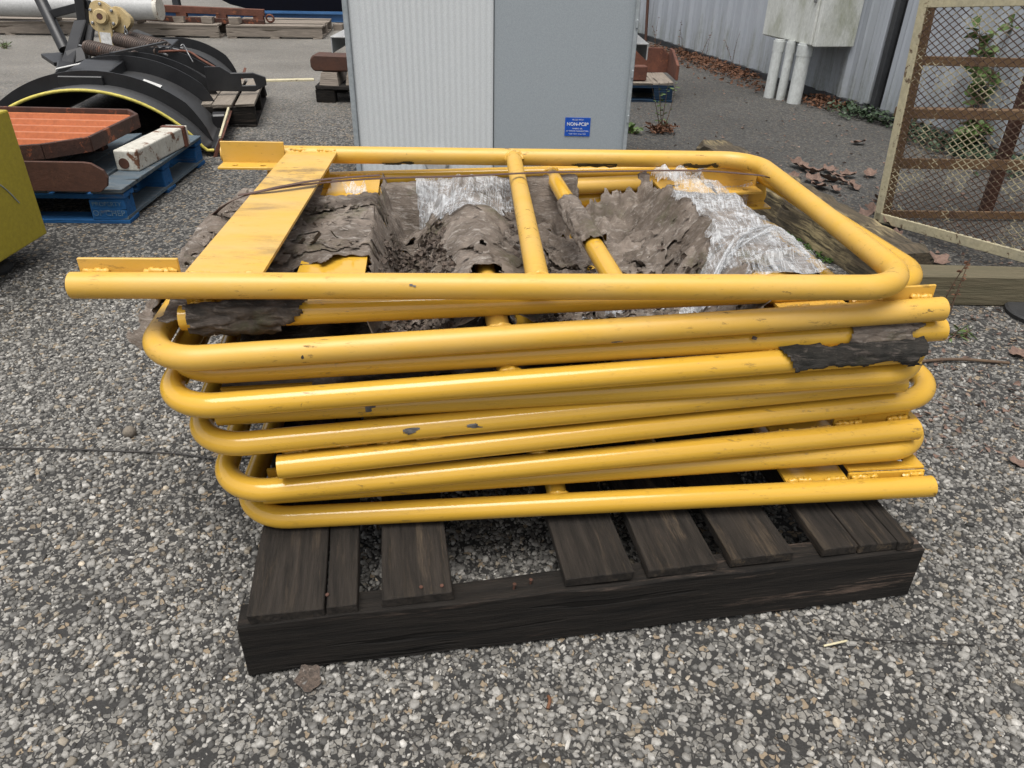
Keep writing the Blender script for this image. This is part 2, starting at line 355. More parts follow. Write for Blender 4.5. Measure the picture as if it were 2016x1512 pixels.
# ------------------------------------------------------------------ ground
def ground_mat():
    m, ntree, b = mat_base('chip_asphalt'); n = N(ntree); v = n.coord((1, 1, 1))
    wob = n.new('ShaderNodeMix', data_type='RGBA', blend_type='LINEAR_LIGHT'); wob.inputs[0].default_value = .006
    nn = n.new('ShaderNodeTexNoise'); nn.inputs['Scale'].default_value = 60; n.link(v, nn.inputs['Vector'])
    n.link(v, wob.inputs[6]); n.link(nn.outputs['Color'], wob.inputs[7]); vv = wob.outputs[2]
    col = n.vor(vv, 85, 'F1', 'Color'); edge = n.vor(vv, 85, 'DISTANCE_TO_EDGE', 'Distance')
    sep = n.new('ShaderNodeSeparateColor'); n.link(col, sep.inputs[0])
    big = n.noise(v, .55, 5, .6); mid = n.noise(v, 3.2, 6, .65)
    fine = n.noise(v, 220, 3, .6)
    chipc = n.mix(sep.outputs[0], (.09, .087, .08), (.30, .285, .255))
    chipc = n.mix(n.ramp(sep.outputs[2], .86, .9), chipc, (.30, .235, .16))
    bit = n.mix(fine, (.014, .0135, .013), (.050, .048, .045))
    keep = n.math('MULTIPLY', n.ramp(sep.outputs[1], .34, .38), n.ramp(edge, .03, .10))
    # worn, stonier surface at the back left; sooty, smoother asphalt by the building
    geo = n.new('ShaderNodeNewGeometry'); xyz = n.new('ShaderNodeSeparateXYZ'); n.link(geo.outputs['Position'], xyz.inputs[0])
    d = n.math('ADD', n.math('MULTIPLY', xyz.outputs['X'], 1.0), n.math('MULTIPLY', mid, 1.4))
    right = n.math('MULTIPLY', n.ramp(n.math('ADD', n.math('MULTIPLY', d, .22), .1), .18, .42), n.ramp(n.math('MULTIPLY', xyz.outputs['Y'], .2), .45, .7))
    c = n.mix(keep, bit, chipc)
    c = n.mix(n.math('MULTIPLY', right, .62), c, n.mix(fine, (.034, .033, .031), (.075, .072, .066)))
    pale = n.math('MULTIPLY', n.ramp(n.math('ADD', n.math('MULTIPLY', xyz.outputs['Y'], .12), n.math('MULTIPLY', mid, .35)), .72, 1.0), n.ramp(n.math('MULTIPLY', xyz.outputs['X'], -.3), 0.0, .5))
    c = n.mix(n.math('MULTIPLY', pale, .55), c, n.mix(n.math('ADD', n.math('MULTIPLY', mid, .5), n.math('MULTIPLY', fine, .5)), (.16, .148, .13), (.42, .395, .35)))
    c = n.mix(n.ramp(big, .35, .68), n.mix(1.0, c, (.62, .61, .60), 'MULTIPLY'), c)
    st = n.ramp(n.noise(n.coord((.5, 2.2, 1), (0, 0, .3)), 1.7, 7, .7, .5), .58, .72)
    c = n.mix(n.math('MULTIPLY', st, .45), c, (.045, .042, .038))
    n.link(c, b.inputs['Base Color']); b.inputs['Roughness'].default_value = .82
    h = n.math('ADD', n.math('MULTIPLY', keep, .7), n.math('MULTIPLY', fine, .5))
    n.link(n.bump(h, .7, .006), b.inputs['Normal'])
    return m
M['ground'] = ground_mat()
g = MB(); g.add([(-140, -60, 0), (140, -60, 0), (140, 220, 0), (-140, 220, 0)], [(0, 1, 2, 3)])
tag(obj('ground', g, M['ground']), kind='structure')
def chip_mat():
    m, ntree, b = mat_base('stone_chips'); n = N(ntree)
    at = n.new('ShaderNodeAttribute'); at.attribute_name = 'tone'; at.attribute_type = 'GEOMETRY'
    v = n.coord((1, 1, 1)); f = n.noise(v, 150, 4, .65)
    c = n.mix(n.ramp(f, .3, .7), at.outputs['Color'], n.mix(1.0, at.outputs['Color'], (.62, .61, .60), 'MULTIPLY'))
    n.link(c, b.inputs['Base Color']); b.inputs['Roughness'].default_value = .7
    n.link(n.bump(f, .5, .003), b.inputs['Normal']); return m
def build_chips():
    pts = []
    cell = .0080
    xs = np.arange(-2.3, 2.4, cell); ys = np.arange(.30, 2.75, cell)
    X, Y = np.meshgrid(xs, ys); X = X+rng.uniform(-.5, .5, X.shape)*cell; Y = Y+rng.uniform(-.5, .5, Y.shape)*cell
    X = X.ravel(); Y = Y.ravel()
    # keep what the lens can plausibly see (with a margin)
    k = np.abs(X) < (.62+.72*Y+.25)
    X = X[k]; Y = Y[k]
    q = fbm(np.stack([X*2.2, Y*2.2, X*0], -1), 4); q2 = fbm(np.stack([X*14, Y*14, X*0+5], -1), 2)
    right = np.clip((X-.9+.15*q)/.5, 0, 1)*np.clip((Y-1.1)/.6, 0, 1)
    keep = rng.random(len(X)) < np.clip(.80+.6*q+.4*q2-.42*right, .12, .96)*np.clip((2.72-Y+.25*q)/.9, 0, 1)**.7
    X = X[keep]; Y = Y[keep]; n = len(X); right = right[keep]
    size = np.clip(rng.lognormal(math.log(.0039), .46, n), .0016, .0092)
    asp = rng.uniform(.42, 1.0, n); th = rng.uniform(0, 2*math.pi, n); K = 6
    a = np.linspace(0, 2*math.pi, K, False)[None, :]+rng.uniform(-.32, .32, (n, K))
    r = size[:, None]*rng.uniform(.68, 1.28, (n, K))
    lx = r*np.cos(a); ly = r*np.sin(a)*asp[:, None]
    c, s_ = np.cos(th)[:, None], np.sin(th)[:, None]
    ox = lx*c-ly*s_; oy = lx*s_+ly*c
    hgt = rng.uniform(.0012, .0042, n)*np.clip(size/.0052, .6, 1.5)
    tx = rng.normal(0, .14, n)[:, None]; ty = rng.normal(0, .14, n)[:, None]
    base = np.stack([X[:, None]+ox, Y[:, None]+oy, np.full((n, K), -.002)], -1)
    mid = np.stack([X[:, None]+ox*.97, Y[:, None]+oy*.97, hgt[:, None]*.55+tx*ox+ty*oy], -1)
    top = np.stack([X[:, None]+ox*.80, Y[:, None]+oy*.80, hgt[:, None]+tx*ox*.8+ty*oy*.8], -1)
    vs = np.concatenate([base, mid, top], 1).reshape(-1, 3)
    o = (np.arange(n)*3*K)[:, None]
    kk = np.arange(K); k2 = (kk+1) % K
    q1 = np.stack([kk, k2, K+k2, K+kk], -1); q3 = np.stack([K+kk, K+k2, 2*K+k2, 2*K+kk], -1)
    quads = np.concatenate([q1, q3], 0)
    Q = (o[:, :, None]+quads[None]).reshape(n, -1); T = (o+2*K+kk[None])
    me = bpy.data.meshes.new('gravel'); nq = 2*K
    loops = np.concatenate([Q, T], 1).ravel().astype(np.int32)
    tot = np.tile(np.array([4]*nq+[K]), n); start = np.concatenate([[0], np.cumsum(tot)[:-1]])
    me.vertices.add(len(vs)); me.vertices.foreach_set('co', vs.ravel())
    me.loops.add(len(loops)); me.loops.foreach_set('vertex_index', loops)
    me.polygons.add(len(tot)); me.polygons.foreach_set('loop_start', start.astype(np.int32)); me.polygons.foreach_set('loop_total', tot.astype(np.int32))
    me.update(calc_edges=True)
    v = np.clip(rng.normal(.255, .10, n)-.08*right, .06, .52); w = rng.random(n)
    col = np.stack([v*1.02, v*.98, v*.90, np.ones(n)], -1)
    tan = w > .94; col[tan, 1] *= .90; col[tan, 2] *= .76
    dk = w < .22; col[dk, :3] *= .42
    att = me.attributes.new('tone', 'FLOAT_COLOR', 'POINT')
    att.data.foreach_set('color', np.repeat(col, 3*K, 0).ravel().astype(np.float32))
    me.materials.append(chip_mat())
    ob = bpy.data.objects.new('gravel', me); COL.objects.link(ob)
    tag(ob, 'pale stone chips bedded in the dark asphalt around the pallet', 'gravel', kind='stuff')
build_chips()
def spline(pts, n=8):
    pts = [np.array(q, float) for q in pts]; out = []
    for i in range(len(pts)-1):
        p0, p1, p2, p3 = pts[max(i-1, 0)], pts[i], pts[i+1], pts[min(i+2, len(pts)-1)]
        for f in np.linspace(0, 1, n, False):
            out.append(.5*((2*p1)+(-p0+p2)*f+(2*p0-5*p1+4*p2-p3)*f*f+(-p0+3*p1-3*p2+p3)*f**3))
    return out+[pts[-1]]
# ------------------------------------------------------------------ black pallet
PD = nrm(V(.984, .177, 0)); PV = V(-PD[1], PD[0], 0); P0 = V(-.437, .809, 0); PL = 1.24; PW = 1.0
def edge_s(px): return float(np.dot(P(px, 1237-(px-480)*.1215, .145)-P0, PD))
t = thing('wooden_pallet', 'blackened timber pallet carrying the tall stack of yellow pipe frames', 'pallet', P0+PD*PL/2+PV*PW/2)
def sbox(o, a0, a1, b0, b1, z0, z1, jit=.0012):
    mb = MB(); return mb.box(o+PD*(a0+a1)/2+PV*(b0+b1)/2+V(0, 0, (z0+z1)/2), a1-a0, b1-b0, z1-z0, PD, PV, (0, 0, 1), jit=jit)
for b0 in (0, PW/2-.025, PW-.05):
    mb = MB(); ns = 14                                       # a slightly wavy solid timber
    for i in range(ns+1):
        a = PL*i/ns; w = rng.normal(0, .0022, 4)
        for (bb, zz, q) in ((b0, .004, 0), (b0+.05, .004, 1), (b0+.05, .125, 2), (b0, .125, 3)):
            mb.v.append(tuple(P0+PD*a+PV*(bb+w[q]*.8)+V(0, 0, zz+(w[(q+1) % 4] if q > 1 else abs(w[q])))))
    for i in range(ns):
        for q in range(4):
            mb.f.append((i*4+q, i*4+(q+1) % 4, i*4+4+(q+1) % 4, i*4+4+q)); mb.smooth.append(False)
    mb.f += [(3, 2, 1, 0), tuple(ns*4+q for q in range(4))]; mb.smooth += [False, False]
    so_ = obj('stringer', mb, M['black_wood'], t, bevel=.0022)
    so_.rotation_euler = (0, 0, 0)
boards = [(482, 637, .003), (640, 704, .004), (753, 894, .008), (1121, 1254, .008), (1287, 1421, .007), (1450, 1572, .010), (1634, 1702, .010), (1704, 1777, .008), (1779, 1810, .004)]
for (x0, x1, b0) in boards:
    a0, a1 = edge_s(x0), edge_s(x1); mb = MB(); ns = 8
    for i in range(ns+1):
        b = b0+(PW-b0-.01)*i/ns; w = rng.normal(0, .0014, 4)
        for (aa, zz, q) in ((a0, .126, 0), (a1, .126, 1), (a1, .146, 2), (a0, .146, 3)):
            mb.v.append(tuple(P0+PD*(aa+w[q])+PV*b+V(0, 0, zz+(w[(q+1) % 4]*.6 if q > 1 else 0))))
    for i in range(ns):
        for q in range(4):
            mb.f.append((i*4+q, i*4+4+q, i*4+4+(q+1) % 4, i*4+(q+1) % 4)); mb.smooth.append(False)
    mb.f += [(0, 1, 2, 3), tuple(ns*4+q for q in (3, 2, 1, 0))]; mb.smooth += [False, False]
    obj('deck_board', mb, M['black_board'], t, bevel=.0014)
for (a, b) in [(.30, .024), (.335, .022), (.46, .02), (.49, .026), (.27, .016), (.145, .03)]:
    c = P0+PD*a+PV*b; top = .148 if a not in (.46, .49, .27, .52, .56) else .134
    mb = MB().lathe([(-.02, .002), (0, .002), (.0005, .0036), (.0015, .003)], c+V(0, 0, top), nrm(V(rng.normal(0, .25), rng.normal(0, .25), 1)), 8)
    obj('nail', mb, M['rust_dark'], t)
# ------------------------------------------------------------------ the yellow pipe frames
PR = .0211; FWID = .822; BR = .092
FR = {  # open end, bend end (centre line of the near leg)
 1: ((-.691, 1.057, .612), (.670, 1.140, .605)), 2: ((-.541, 1.077, .550), (.750, 1.235, .572)),
 3: ((.748, 1.178, .550), (-.583, 1.002, .508)), 4: ((.768, 1.189, .505), (-.566, 1.039, .465)),
 5: ((.721, 1.161, .475), (-.565, .985, .430)), 6: ((-.501, 1.045, .385), (.759, 1.165, .430)),
 7: ((.734, 1.198, .390), (-.536, .997, .345)), 8: ((-.398, 1.004, .305), (.841, 1.221, .345)),
 9: ((.785, 1.187, .290), (-.508, .992, .250)), 10: ((-.452, 1.053, .205), (.826, 1.182, .250)),
 11: ((.823, 1.137, .190), (-.494, 1.023, .166))}
BACKDZ = {1: 0.0, 2: -.012, 3: 0.0}
FLIP = (8, 11)
LBL = {  # counted down the stack
 1: 'topmost yellow pipe frame, dusty matt paint, its long open leg sticking out furthest left',
 2: 'second pipe frame from the top with dark paper round its left end',
 3: 'third pipe frame from the top, thick leg with a white cut rim at right',
 4: 'fourth yellow pipe frame from the top, grey paper flakes stuck to its right leg end',
 5: 'fifth yellow pipe frame from the top, ragged black paper over its right leg end',
 6: 'sixth pipe frame from the top, right bend just under black paper',
 7: 'seventh pipe frame from the top, grey and black chips on its front leg',
 8: 'eighth yellow pipe frame from the top, largest bend sticking out at the right side',
 9: 'ninth yellow pipe frame from the top, plate showing near its right end',
 10: 'tenth yellow pipe frame from the top, just above the bottom one',
 11: 'bottom yellow pipe frame lying directly on the black pallet boards'}
FRM = {}
def bead(mb, a, b, r=.0045):
    a = np.array(a); b = np.array(b); L = np.linalg.norm(b-a); m = max(6, int(L/.0035))
    pts = [a+(b-a)*i/m+rng.normal(0, .0011, 3) for i in range(m+1)]
    rr = [r*(.55 if i in (0, m) else 1+.28*math.sin(i*2.1+rng.uniform(-.5, .5))) for i in range(m+1)]
    mb.tube(pts, rr, 8)
for k, (A, B) in FR.items():
    A = np.array(A); B = np.array(B); L = np.linalg.norm(B-A); u = (B-A)/L
    v = nrm(V(-u[1], u[0], 0)*(1 if u[0] > 0 else -1)); v = nrm(v+V(0, 0, BACKDZ.get(k, 0)/FWID))
    n = np.cross(u, v); n = n if n[2] > 0 else -n
    FRM[k] = (A, B, u, v, n, L)
    mat = M['yel_dusty'] if k in (1, 3) else M['yel']
    T = thing('pipe_frame', LBL[k], 'pipe frame', A+u*L/2+v*FWID/2, 'yellow pipe frames stacked on the pallet')
    path = [A+u*L*f for f in np.linspace(0, (L-BR)/L, 14)]
    c1 = B-u*BR+v*BR
    path += [c1-v*BR*math.cos(a)+u*BR*math.sin(a) for a in np.linspace(0, math.pi/2, 13)[1:]]
    path += [B+v*(BR+(FWID-2*BR)*f) for f in np.linspace(0, 1, 8)[1:]]
    c2 = B-u*BR+v*(FWID-BR)
    path += [c2+u*BR*math.cos(a)+v*BR*math.sin(a) for a in np.linspace(0, math.pi/2, 13)[1:]]
    path += [A+v*FWID+u*(L-BR)*(1-f) for f in np.linspace(0, 1, 12)[1:]]
    mb = MB().tube(path, PR, 28, cap=False)
    mb.hollow_end(path[0], -u, PR, PR-.0035, 28); mb.hollow_end(path[-1], -u, PR, PR-.0035, 28)
    obj('pipe_loop', mb, mat, T)
    s = .735+rng.uniform(-.006, .006) if k != 3 else .775
    a, b = A+u*s+v*PR*.6, A+u*s+v*(FWID-PR*.6)
    mb = MB().tube([a+(b-a)*f for f in np.linspace(0, 1, 9)], PR*.93, 24, cap=False); cp = obj('cross_pipe', mb, mat, T)
    for q, sg in ((A+u*s+v*PR*.92, 1), (A+u*s+v*(FWID-PR*.92), -1)):
        wb = MB(); ring = []
        for i in range(29):
            an = 2*math.pi*i/28; rr = PR*1.0
            ring.append(q+v*sg*(.004-.016*abs(math.sin(an))**2*0)+rr*(math.cos(an)*u+math.sin(an)*n*.9)-v*sg*.011*(1-abs(math.sin(an))**1.0*0)*abs(math.sin(an)))
        wb.tube([x+rng.normal(0, .0008, 3) for x in ring], [.0042*(1+.25*math.sin(i*1.9)) for i in range(29)], 8, cap=False)
        nest('weld_bead', wb, mat, cp)
    f = -1 if k in FLIP else 1
    nf = n*f
    zt = .011 if f > 0 else .016
    O = A+n*zt
    s0, s1 = .165, .288
    mb = MB(); ww = FWID-2*.010
    mb.plate([(0, 0), (s1-s0, 0), (s1-s0, ww), (0, ww)] if np.dot(np.cross(u, v), n) > 0 else [(0, 0), (s1-s0, 0), (s1-s0, ww), (0, ww)][::1], .006, O+u*s0+v*.010, u if np.dot(np.cross(u, v), n) > 0 else u, v) if np.dot(np.cross(u, v), n) > 0 else \
        mb.plate([(0, 0), (ww, 0), (ww, s1-s0), (0, s1-s0)], .006, O+u*s0+v*.010, v, u)
    pl = obj('cross_plate', mb, M['yel_plate'] if k == 1 else mat, T, bevel=.0008)
    for vv in (.0125, FWID-.0125):
        for (e0, e1) in ((s0+.006, s0+.048), (s0+.074, s1-.003)):
            wb = MB(); bead(wb, A+u*e0+v*vv+n*(zt+.003), A+u*e1+v*vv+n*(zt+.003)); nest('weld_bead', wb, mat, pl)
    # L-shaped end brackets with two bolt holes in the flange
    for vv, sg in ((PR+.0005, 1), (FWID-PR-.0005, -1)):
        w = v*sg; q = A+v*vv; lo, hi = (-.020, .036) if f > 0 else (-.034, .022)
        mb = MB()
        mb.box(q+w*.0028+u*.083+nf*((lo+hi)/2 if f > 0 else -(lo+hi)/2), .154, .0056, hi-lo, u, w, nf)
        fz = nf*(lo+.0028) if f > 0 else n*(hi-.0028)+n*.006
        out = [(0, 0), (.154, 0), (.154, .048), (0, .048)]
        holes = [circle2(.038, .027, .0075)[::-1], circle2(.105, .027, .0075)[::-1]]
        X, Yv = u, w
        if np.dot(np.cross(X, Yv), n) < 0:
            out = [(b_, a_) for a_, b_ in out][::-1]; out = [(0, 0), (.048, 0), (.048, .154), (0, .154)]
            holes = [circle2(.027, .038, .0075)[::-1], circle2(.027, .105, .0075)[::-1]]; X, Yv = w, u
        mb.plate(out, .0056, q+u*.006+w*.0058+fz+n*.0028, X, Yv, holes)
        ab = obj('angle_bracket', mb, mat, T, bevel=.0008); zz = .0165
        for (e0, e1) in ((.012, .052), (.105, .158)):
            wb = MB(); bead(wb, q+u*e0+n*zz-w*.0035, q+u*e1+n*zz-w*.0035, .005); nest('weld_bead', wb, mat, ab)
# ------------------------------------------------------------------ torn wrapping paper over the upper frames
def smax(a, b, k=.02):
    h = np.clip(.5+.5*(a-b)/k, 0, 1); return b+(a-b)*h+k*h*(1-h)
def line_x(k, s, y):        # x on the line across frame k at distance s from its open end, for depth y
    A, B, u, v, n, L = FRM[k]; q = A+u*s; return q[0]+v[0]/v[1]*(y-q[1])
def leg_y(k, x, back=True):
    A, B, u, v, n, L = FRM[k]; q = A+(v*FWID if back else 0); return q[1]+u[1]/u[0]*(x-q[0])
def leg_z(k, x): A, B, u, v, n, L = FRM[k]; return A[2]+u[2]/u[0]*(x-A[0])
def drape_z(X, Y):
    xp_ = line_x(2, .226, Y)
    base = .445+.03*fbm(np.stack([X*5, Y*5, X*0], -1), 3)+.10*np.clip(X-.1, 0, .3)*np.clip(Y-1.3, 0, 1)*3
    xl = line_x(3, FRM[3][5], Y)                    # end bar of the third frame at the left
    xp = line_x(2, .226, Y)                         # plate of the second frame
    xr = line_x(3, .226, Y)                         # plate of the third frame
    xc = line_x(3, .775, Y)
    left = np.where(X < xp, .572-.016*np.clip((xp-.065-X)/.25, 0, 1)-.012*np.sin(np.clip((X-xl)/(xp-xl), 0, 1)*math.pi), .572-np.clip(X-xp-.066, 0, 9)*2.6)
    left = np.where(X < xl+.02, left-np.clip(xl+.02-X, 0, 1)**1.6*7, left)
    z = smax(base, left, .03)
    hump = .562-5.6*np.clip(np.abs(X-xc), 0, .105)**1.9-np.clip(np.abs(X-xc)-.105, 0, 9)*1.6
    z = smax(z, hump, .03)
    for kf, tp in ((4, .522), (5, .485)):
        xk = line_x(kf, .735, Y); z = smax(z, tp-np.clip(np.abs(X-xk)-.025, 0, 9)*1.2, .025)
    right = .572-np.clip(np.abs(X-xr)-.066, 0, 9)*np.where(X < xr, 1.3, 2.2)
    z = smax(z, right, .03)
    yb = leg_y(3, X); zb = leg_z(3, X)+PR+.004
    back = zb-np.clip(np.abs(Y-yb)-.012, 0, 9)*2.6
    backmask = np.clip((X-xp_-.03)/.04, 0, 1)*np.clip((.62-X)/.03, 0, 1)
    z = np.where(backmask > .02, smax(z, back-(1-backmask)*.2, .02), z)
    pleat = backmask*np.clip(1-np.abs(Y-yb+.06)/.10, 0, 1)
    z = z+pleat*(.012*np.sin(X*170+6*fbm(np.stack([X*9, Y*9, X*0], -1), 2))+.008*fbm(np.stack([X*55, Y*6, X*0], -1), 3))
    p = np.stack([X*13, Y*13, X*0+3], -1)
    r1 = 1-np.abs(fbm(np.stack([X*7, Y*10, X*0+1], -1), 4)); r2 = 1-np.abs(fbm(np.stack([X*30+2*Y, Y*24, X*0+9], -1), 3))
    amp = .35+.65*np.clip((.56-z)/.06, 0, 1)
    r3 = 1-np.abs(fbm(np.stack([X*18-Y*14, Y*20+X*9, X*0+4], -1), 4))
    z = z+amp*(.046*(r1-.82)+.020*(r2-.82)+.022*(r3-.82)+.012*fbm(p, 4))+.0055*fbm(np.stack([X*55, Y*75, X*0], -1), 4)
    crest = zb+.004+.004*np.abs(fbm(np.stack([X*60, Y*20, X*0], -1), 2))-np.clip(np.abs(Y-yb)-.020, 0, 9)*3.2
    gap = np.clip((X-.15)/.02, 0, 1)*np.clip((.335-X)/.02, 0, 1)
    z = np.where(backmask > .5, np.maximum(z, crest-gap*.06), z)
    return z
def big_pieces(fs, least=90):
    par = {}
    def find(a):
        while par.setdefault(a, a) != a: par[a] = par[par[a]]; a = par[a]
        return a
    for q in fs:
        r0_ = find(q[0])
        for i in q[1:]:
            r1_ = find(i)
            if r1_ != r0_: par[r1_] = r0_
    cnt = {}
    for q in fs: r0_ = find(q[0]); cnt[r0_] = cnt.get(r0_, 0)+1
    if least == 0: best = max(cnt, key=cnt.get); return [q for q in fs if find(q[0]) == best]
    return [q for q in fs if cnt[find(q[0])] >= least] or fs
def sheet(xs, ys, zfun, keep, edge_noise=0):
    X, Y = np.meshgrid(xs, ys); Z = zfun(X, Y); ny, nx = X.shape
    vs = np.stack([X, Y, Z], -1).reshape(-1, 3); K = keep(X, Y, Z)
    fs = []
    for j in range(ny-1):
        for i in range(nx-1):
            if K[j, i] and K[j+1, i] and K[j, i+1] and K[j+1, i+1]:
                a = j*nx+i; fs.append((a, a+1, a+nx+1, a+nx))
    fs = big_pieces(fs)
    used = sorted(set(i for q in fs for i in q)); mp = {o: i for i, o in enumerate(used)}
    return vs[used], [tuple(mp[i] for i in q) for q in fs], True
def keep_paper(X, Y, Z):
    e = .035*fbm(np.stack([X*9, Y*9, X*0+2], -1), 4)+.02*fbm(np.stack([X*34, Y*34, X*0], -1), 3)
    xl = line_x(3, FRM[3][5], Y); xp = line_x(2, .226, Y); xr = line_x(3, .226, Y)
    k = (X > xl-.115+e*.6) & (X < xr+.085+e*.4) & (Y > 1.10+.1*X+.02+e*.5)
    yb = leg_y(3, X)
    k &= (Y < np.where((X > .165+e*.3) & (X < .315+e*.3), yb-.028+e*.5, np.where(X > line_x(2, .226, Y)+.05, yb+.05+e*.3, yb-.06+e*.7)))
    # bare corners of the plates showing through
    onp = np.abs(X-xp) < .068
    k &= ~(onp & (Y < 1.30+1.3*e-.55*(X-xp)*-1)); k &= ~(onp & (Y > 1.70+1.5*e))
    onr = np.abs(X-xr) < .068
    k &= ~(onr & (Y < 1.30+1.2*e)); k &= ~((np.abs(X-xr) < .07) & (Y > 1.80+e))
    holes = fbm(np.stack([X*16, Y*16, X*0+8], -1), 3); k &= ~((X < xl+.015) & (Y < 1.21+e))
    k &= ~((np.abs(X-line_x(3, .775, Y)) < .034) & (Y < 1.31+e*.8))
    k &= ~((holes > .56) & (Z < .52))
    return k
ps = sheet(np.arange(-.74, .70, .0042), np.arange(1.06, 2.0, .0042), drape_z, keep_paper)
o = obj('wrapping_paper', ps, M['paper'], None, loc=(0, 1.5, .5))
tag(o, 'torn grey-brown wrapping paper sagging over the middle of the frame stack', 'wrapping paper')
so2 = o.modifiers.new('thick', 'SOLIDIFY'); so2.thickness = .0012
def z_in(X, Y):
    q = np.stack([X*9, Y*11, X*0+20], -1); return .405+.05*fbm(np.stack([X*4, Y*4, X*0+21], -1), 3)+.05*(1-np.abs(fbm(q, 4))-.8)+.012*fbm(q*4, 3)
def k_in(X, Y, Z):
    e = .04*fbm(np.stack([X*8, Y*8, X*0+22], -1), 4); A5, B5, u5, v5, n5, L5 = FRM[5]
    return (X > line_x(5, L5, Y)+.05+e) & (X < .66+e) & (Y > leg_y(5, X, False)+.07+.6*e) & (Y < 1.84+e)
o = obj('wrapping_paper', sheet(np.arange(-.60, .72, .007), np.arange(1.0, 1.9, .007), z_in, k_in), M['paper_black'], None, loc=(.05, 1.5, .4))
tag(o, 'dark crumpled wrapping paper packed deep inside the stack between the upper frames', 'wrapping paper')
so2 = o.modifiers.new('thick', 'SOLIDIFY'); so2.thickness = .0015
# upper lip of a second ragged layer over the left slab
def z2(X, Y):
    return drape_z(X, Y)+.006+.022*np.clip(fbm(np.stack([X*11, Y*20, X*0+4], -1), 4), -.1, .6)
def keep2(X, Y, Z):
    e = .06*fbm(np.stack([X*13, Y*18, X*0+6], -1), 4)
    xp = line_x(2, .226, Y); xl = line_x(3, FRM[3][5], Y)
    return (X > xl-.05+e) & (X < xp+.10+e) & (Y > 1.31+e*1.3+.3*np.clip(X-xp+.06, -.1, .2)) & (Y < 1.66+e) & (fbm(np.stack([X*12, Y*26, X*0+7], -1), 4) > -.12)
o = obj('paper_layer', sheet(np.arange(-.72, -.1, .0052), np.arange(1.15, 1.75, .0052), z2, keep2), M['paper'], None, loc=(-.4, 1.4, .57))
tag(o, 'peeling upper layer of ragged brown paper beside the flat plate at left', 'wrapping paper')
so2 = o.modifiers.new('thick', 'SOLIDIFY'); so2.thickness = .0012
def layer(name, label, x0, x1, y0, y1, seed, lift, thr, fx, fy):
    def zz(X, Y): return drape_z(X, Y)+lift*.4+lift*2.6*np.clip(fbm(np.stack([X*fx, Y*fy, X*0+seed], -1), 4), -.08, .6)
    def kk(X, Y, Z):
        e = .05*fbm(np.stack([X*14, Y*14, X*0+seed+3], -1), 4)
        return (X > x0+e) & (X < x1+e) & (Y > y0+e) & (Y < y1+e) & (fbm(np.stack([X*fx*1.3, Y*fy*1.3, X*0+seed+9], -1), 4) > thr)
    q = obj(name, sheet(np.arange(x0-.06, x1+.06, .0048), np.arange(y0-.06, y1+.06, .0048), zz, kk), M['paper'], None, loc=((x0+x1)/2, (y0+y1)/2, .5))
    m_ = q.modifiers.new('thick', 'SOLIDIFY'); m_.thickness = .0012
    return tag(q, label, 'wrapping paper')
layer('paper_layer', 'ragged paper flakes over the central ridge beside the middle cross pipe', -.17, .09, 1.27, 1.72, 51, .008, .02, 14, 10)
layer('paper_layer', 'creased brown paper sheet folded in the right hollow of the stack', .08, .42, 1.20, 1.80, 63, .010, -.06, 7, 9)
# sleeves of paper stuck round pipes
def sleeve(name, a, b, r0, ang0, ang1, mat, label, seed, up=None, cat='paper scrap', lift=.012, rag=.22, group=None, parent=None, least=60, diag=0.0):
    a = np.array(a, float); b = np.array(b, float); t_ = nrm(b-a); L = np.linalg.norm(b-a)
    w = nrm(np.cross(t_, V(0, 0, 1))); z = np.cross(w, t_)    # w points to the viewer's side for left->right pipes
    ns, na = max(12, int(L/.0045)), 44
    Sg, Ag = np.meshgrid(np.linspace(0, 1, ns), np.linspace(ang0, ang1, na))
    nz = fbm(np.stack([Sg*L*22, Ag*1.6, Sg*0+seed], -1), 4); n2 = fbm(np.stack([Sg*L*60, Ag*3.2, Sg*0+seed+5], -1), 3)
    R = r0+.0024+np.clip((1-np.abs(nz)*2.2)*lift*.5, 0, 1)+.003*n2
    edge = np.minimum(np.minimum(Sg, 1-Sg)*L/.05, np.minimum(Ag-ang0, ang1-Ag)/.9)
    n3 = fbm(np.stack([Sg*L*11, Ag*.8, Sg*0+seed+8], -1), 2); K = edge+rag*2.6*nz+rag*.8*n2+rag*3.2*n3 > rag*.55
    if diag: K &= Sg < 1-diag*(Ag-ang0)/(ang1-ang0)+.10*nz
    Pn = a+t_*Sg[..., None]*L+R[..., None]*(np.cos(Ag)[..., None]*z+np.sin(Ag)[..., None]*w)
    vs = Pn.reshape(-1, 3); fs = []
    for j in range(na-1):
        for i in range(ns-1):
            if K[j, i] and K[j+1, i] and K[j, i+1] and K[j+1, i+1]:
                q = j*ns+i; fs.append((q, q+1, q+ns+1, q+ns))
    fs = big_pieces(fs, 0 if parent else least)
    used = sorted(set(i for q in fs for i in q)); mp = {o_: i for i, o_ in enumerate(used)}
    o_ = obj(name, (vs[used], [tuple(mp[i] for i in q) for q in fs], True), mat, parent, loc=(a+b)/2)
    if parent: return o_
    m_ = o_.modifiers.new('thick', 'SOLIDIFY'); m_.thickness = .0008
    return tag(o_, label, cat, group)
def on(k, s, back=False): A, B, u, v, n, L = FRM[k]; return A+u*s+(v*FWID if back else 0)
def cross(k, s, f): A, B, u, v, n, L = FRM[k]; return A+u*s+v*FWID*f
GP = 'paper scraps stuck to the pipes'
sleeve('paper_scrap', on(2, .012), on(2, .235), PR, -.4, 2.9, M['paper_black'], 'dark crumpled paper wrapped round the left pipe end below the top frame', 3, group=GP, rag=.20, diag=.42, lift=.02)
sleeve('paper_scrap', on(4, .185), on(4, .045), PR, .1, 2.0, M['paper'], 'grey flaking paper on the second pipe end down at right', 11, group=GP, rag=.30)
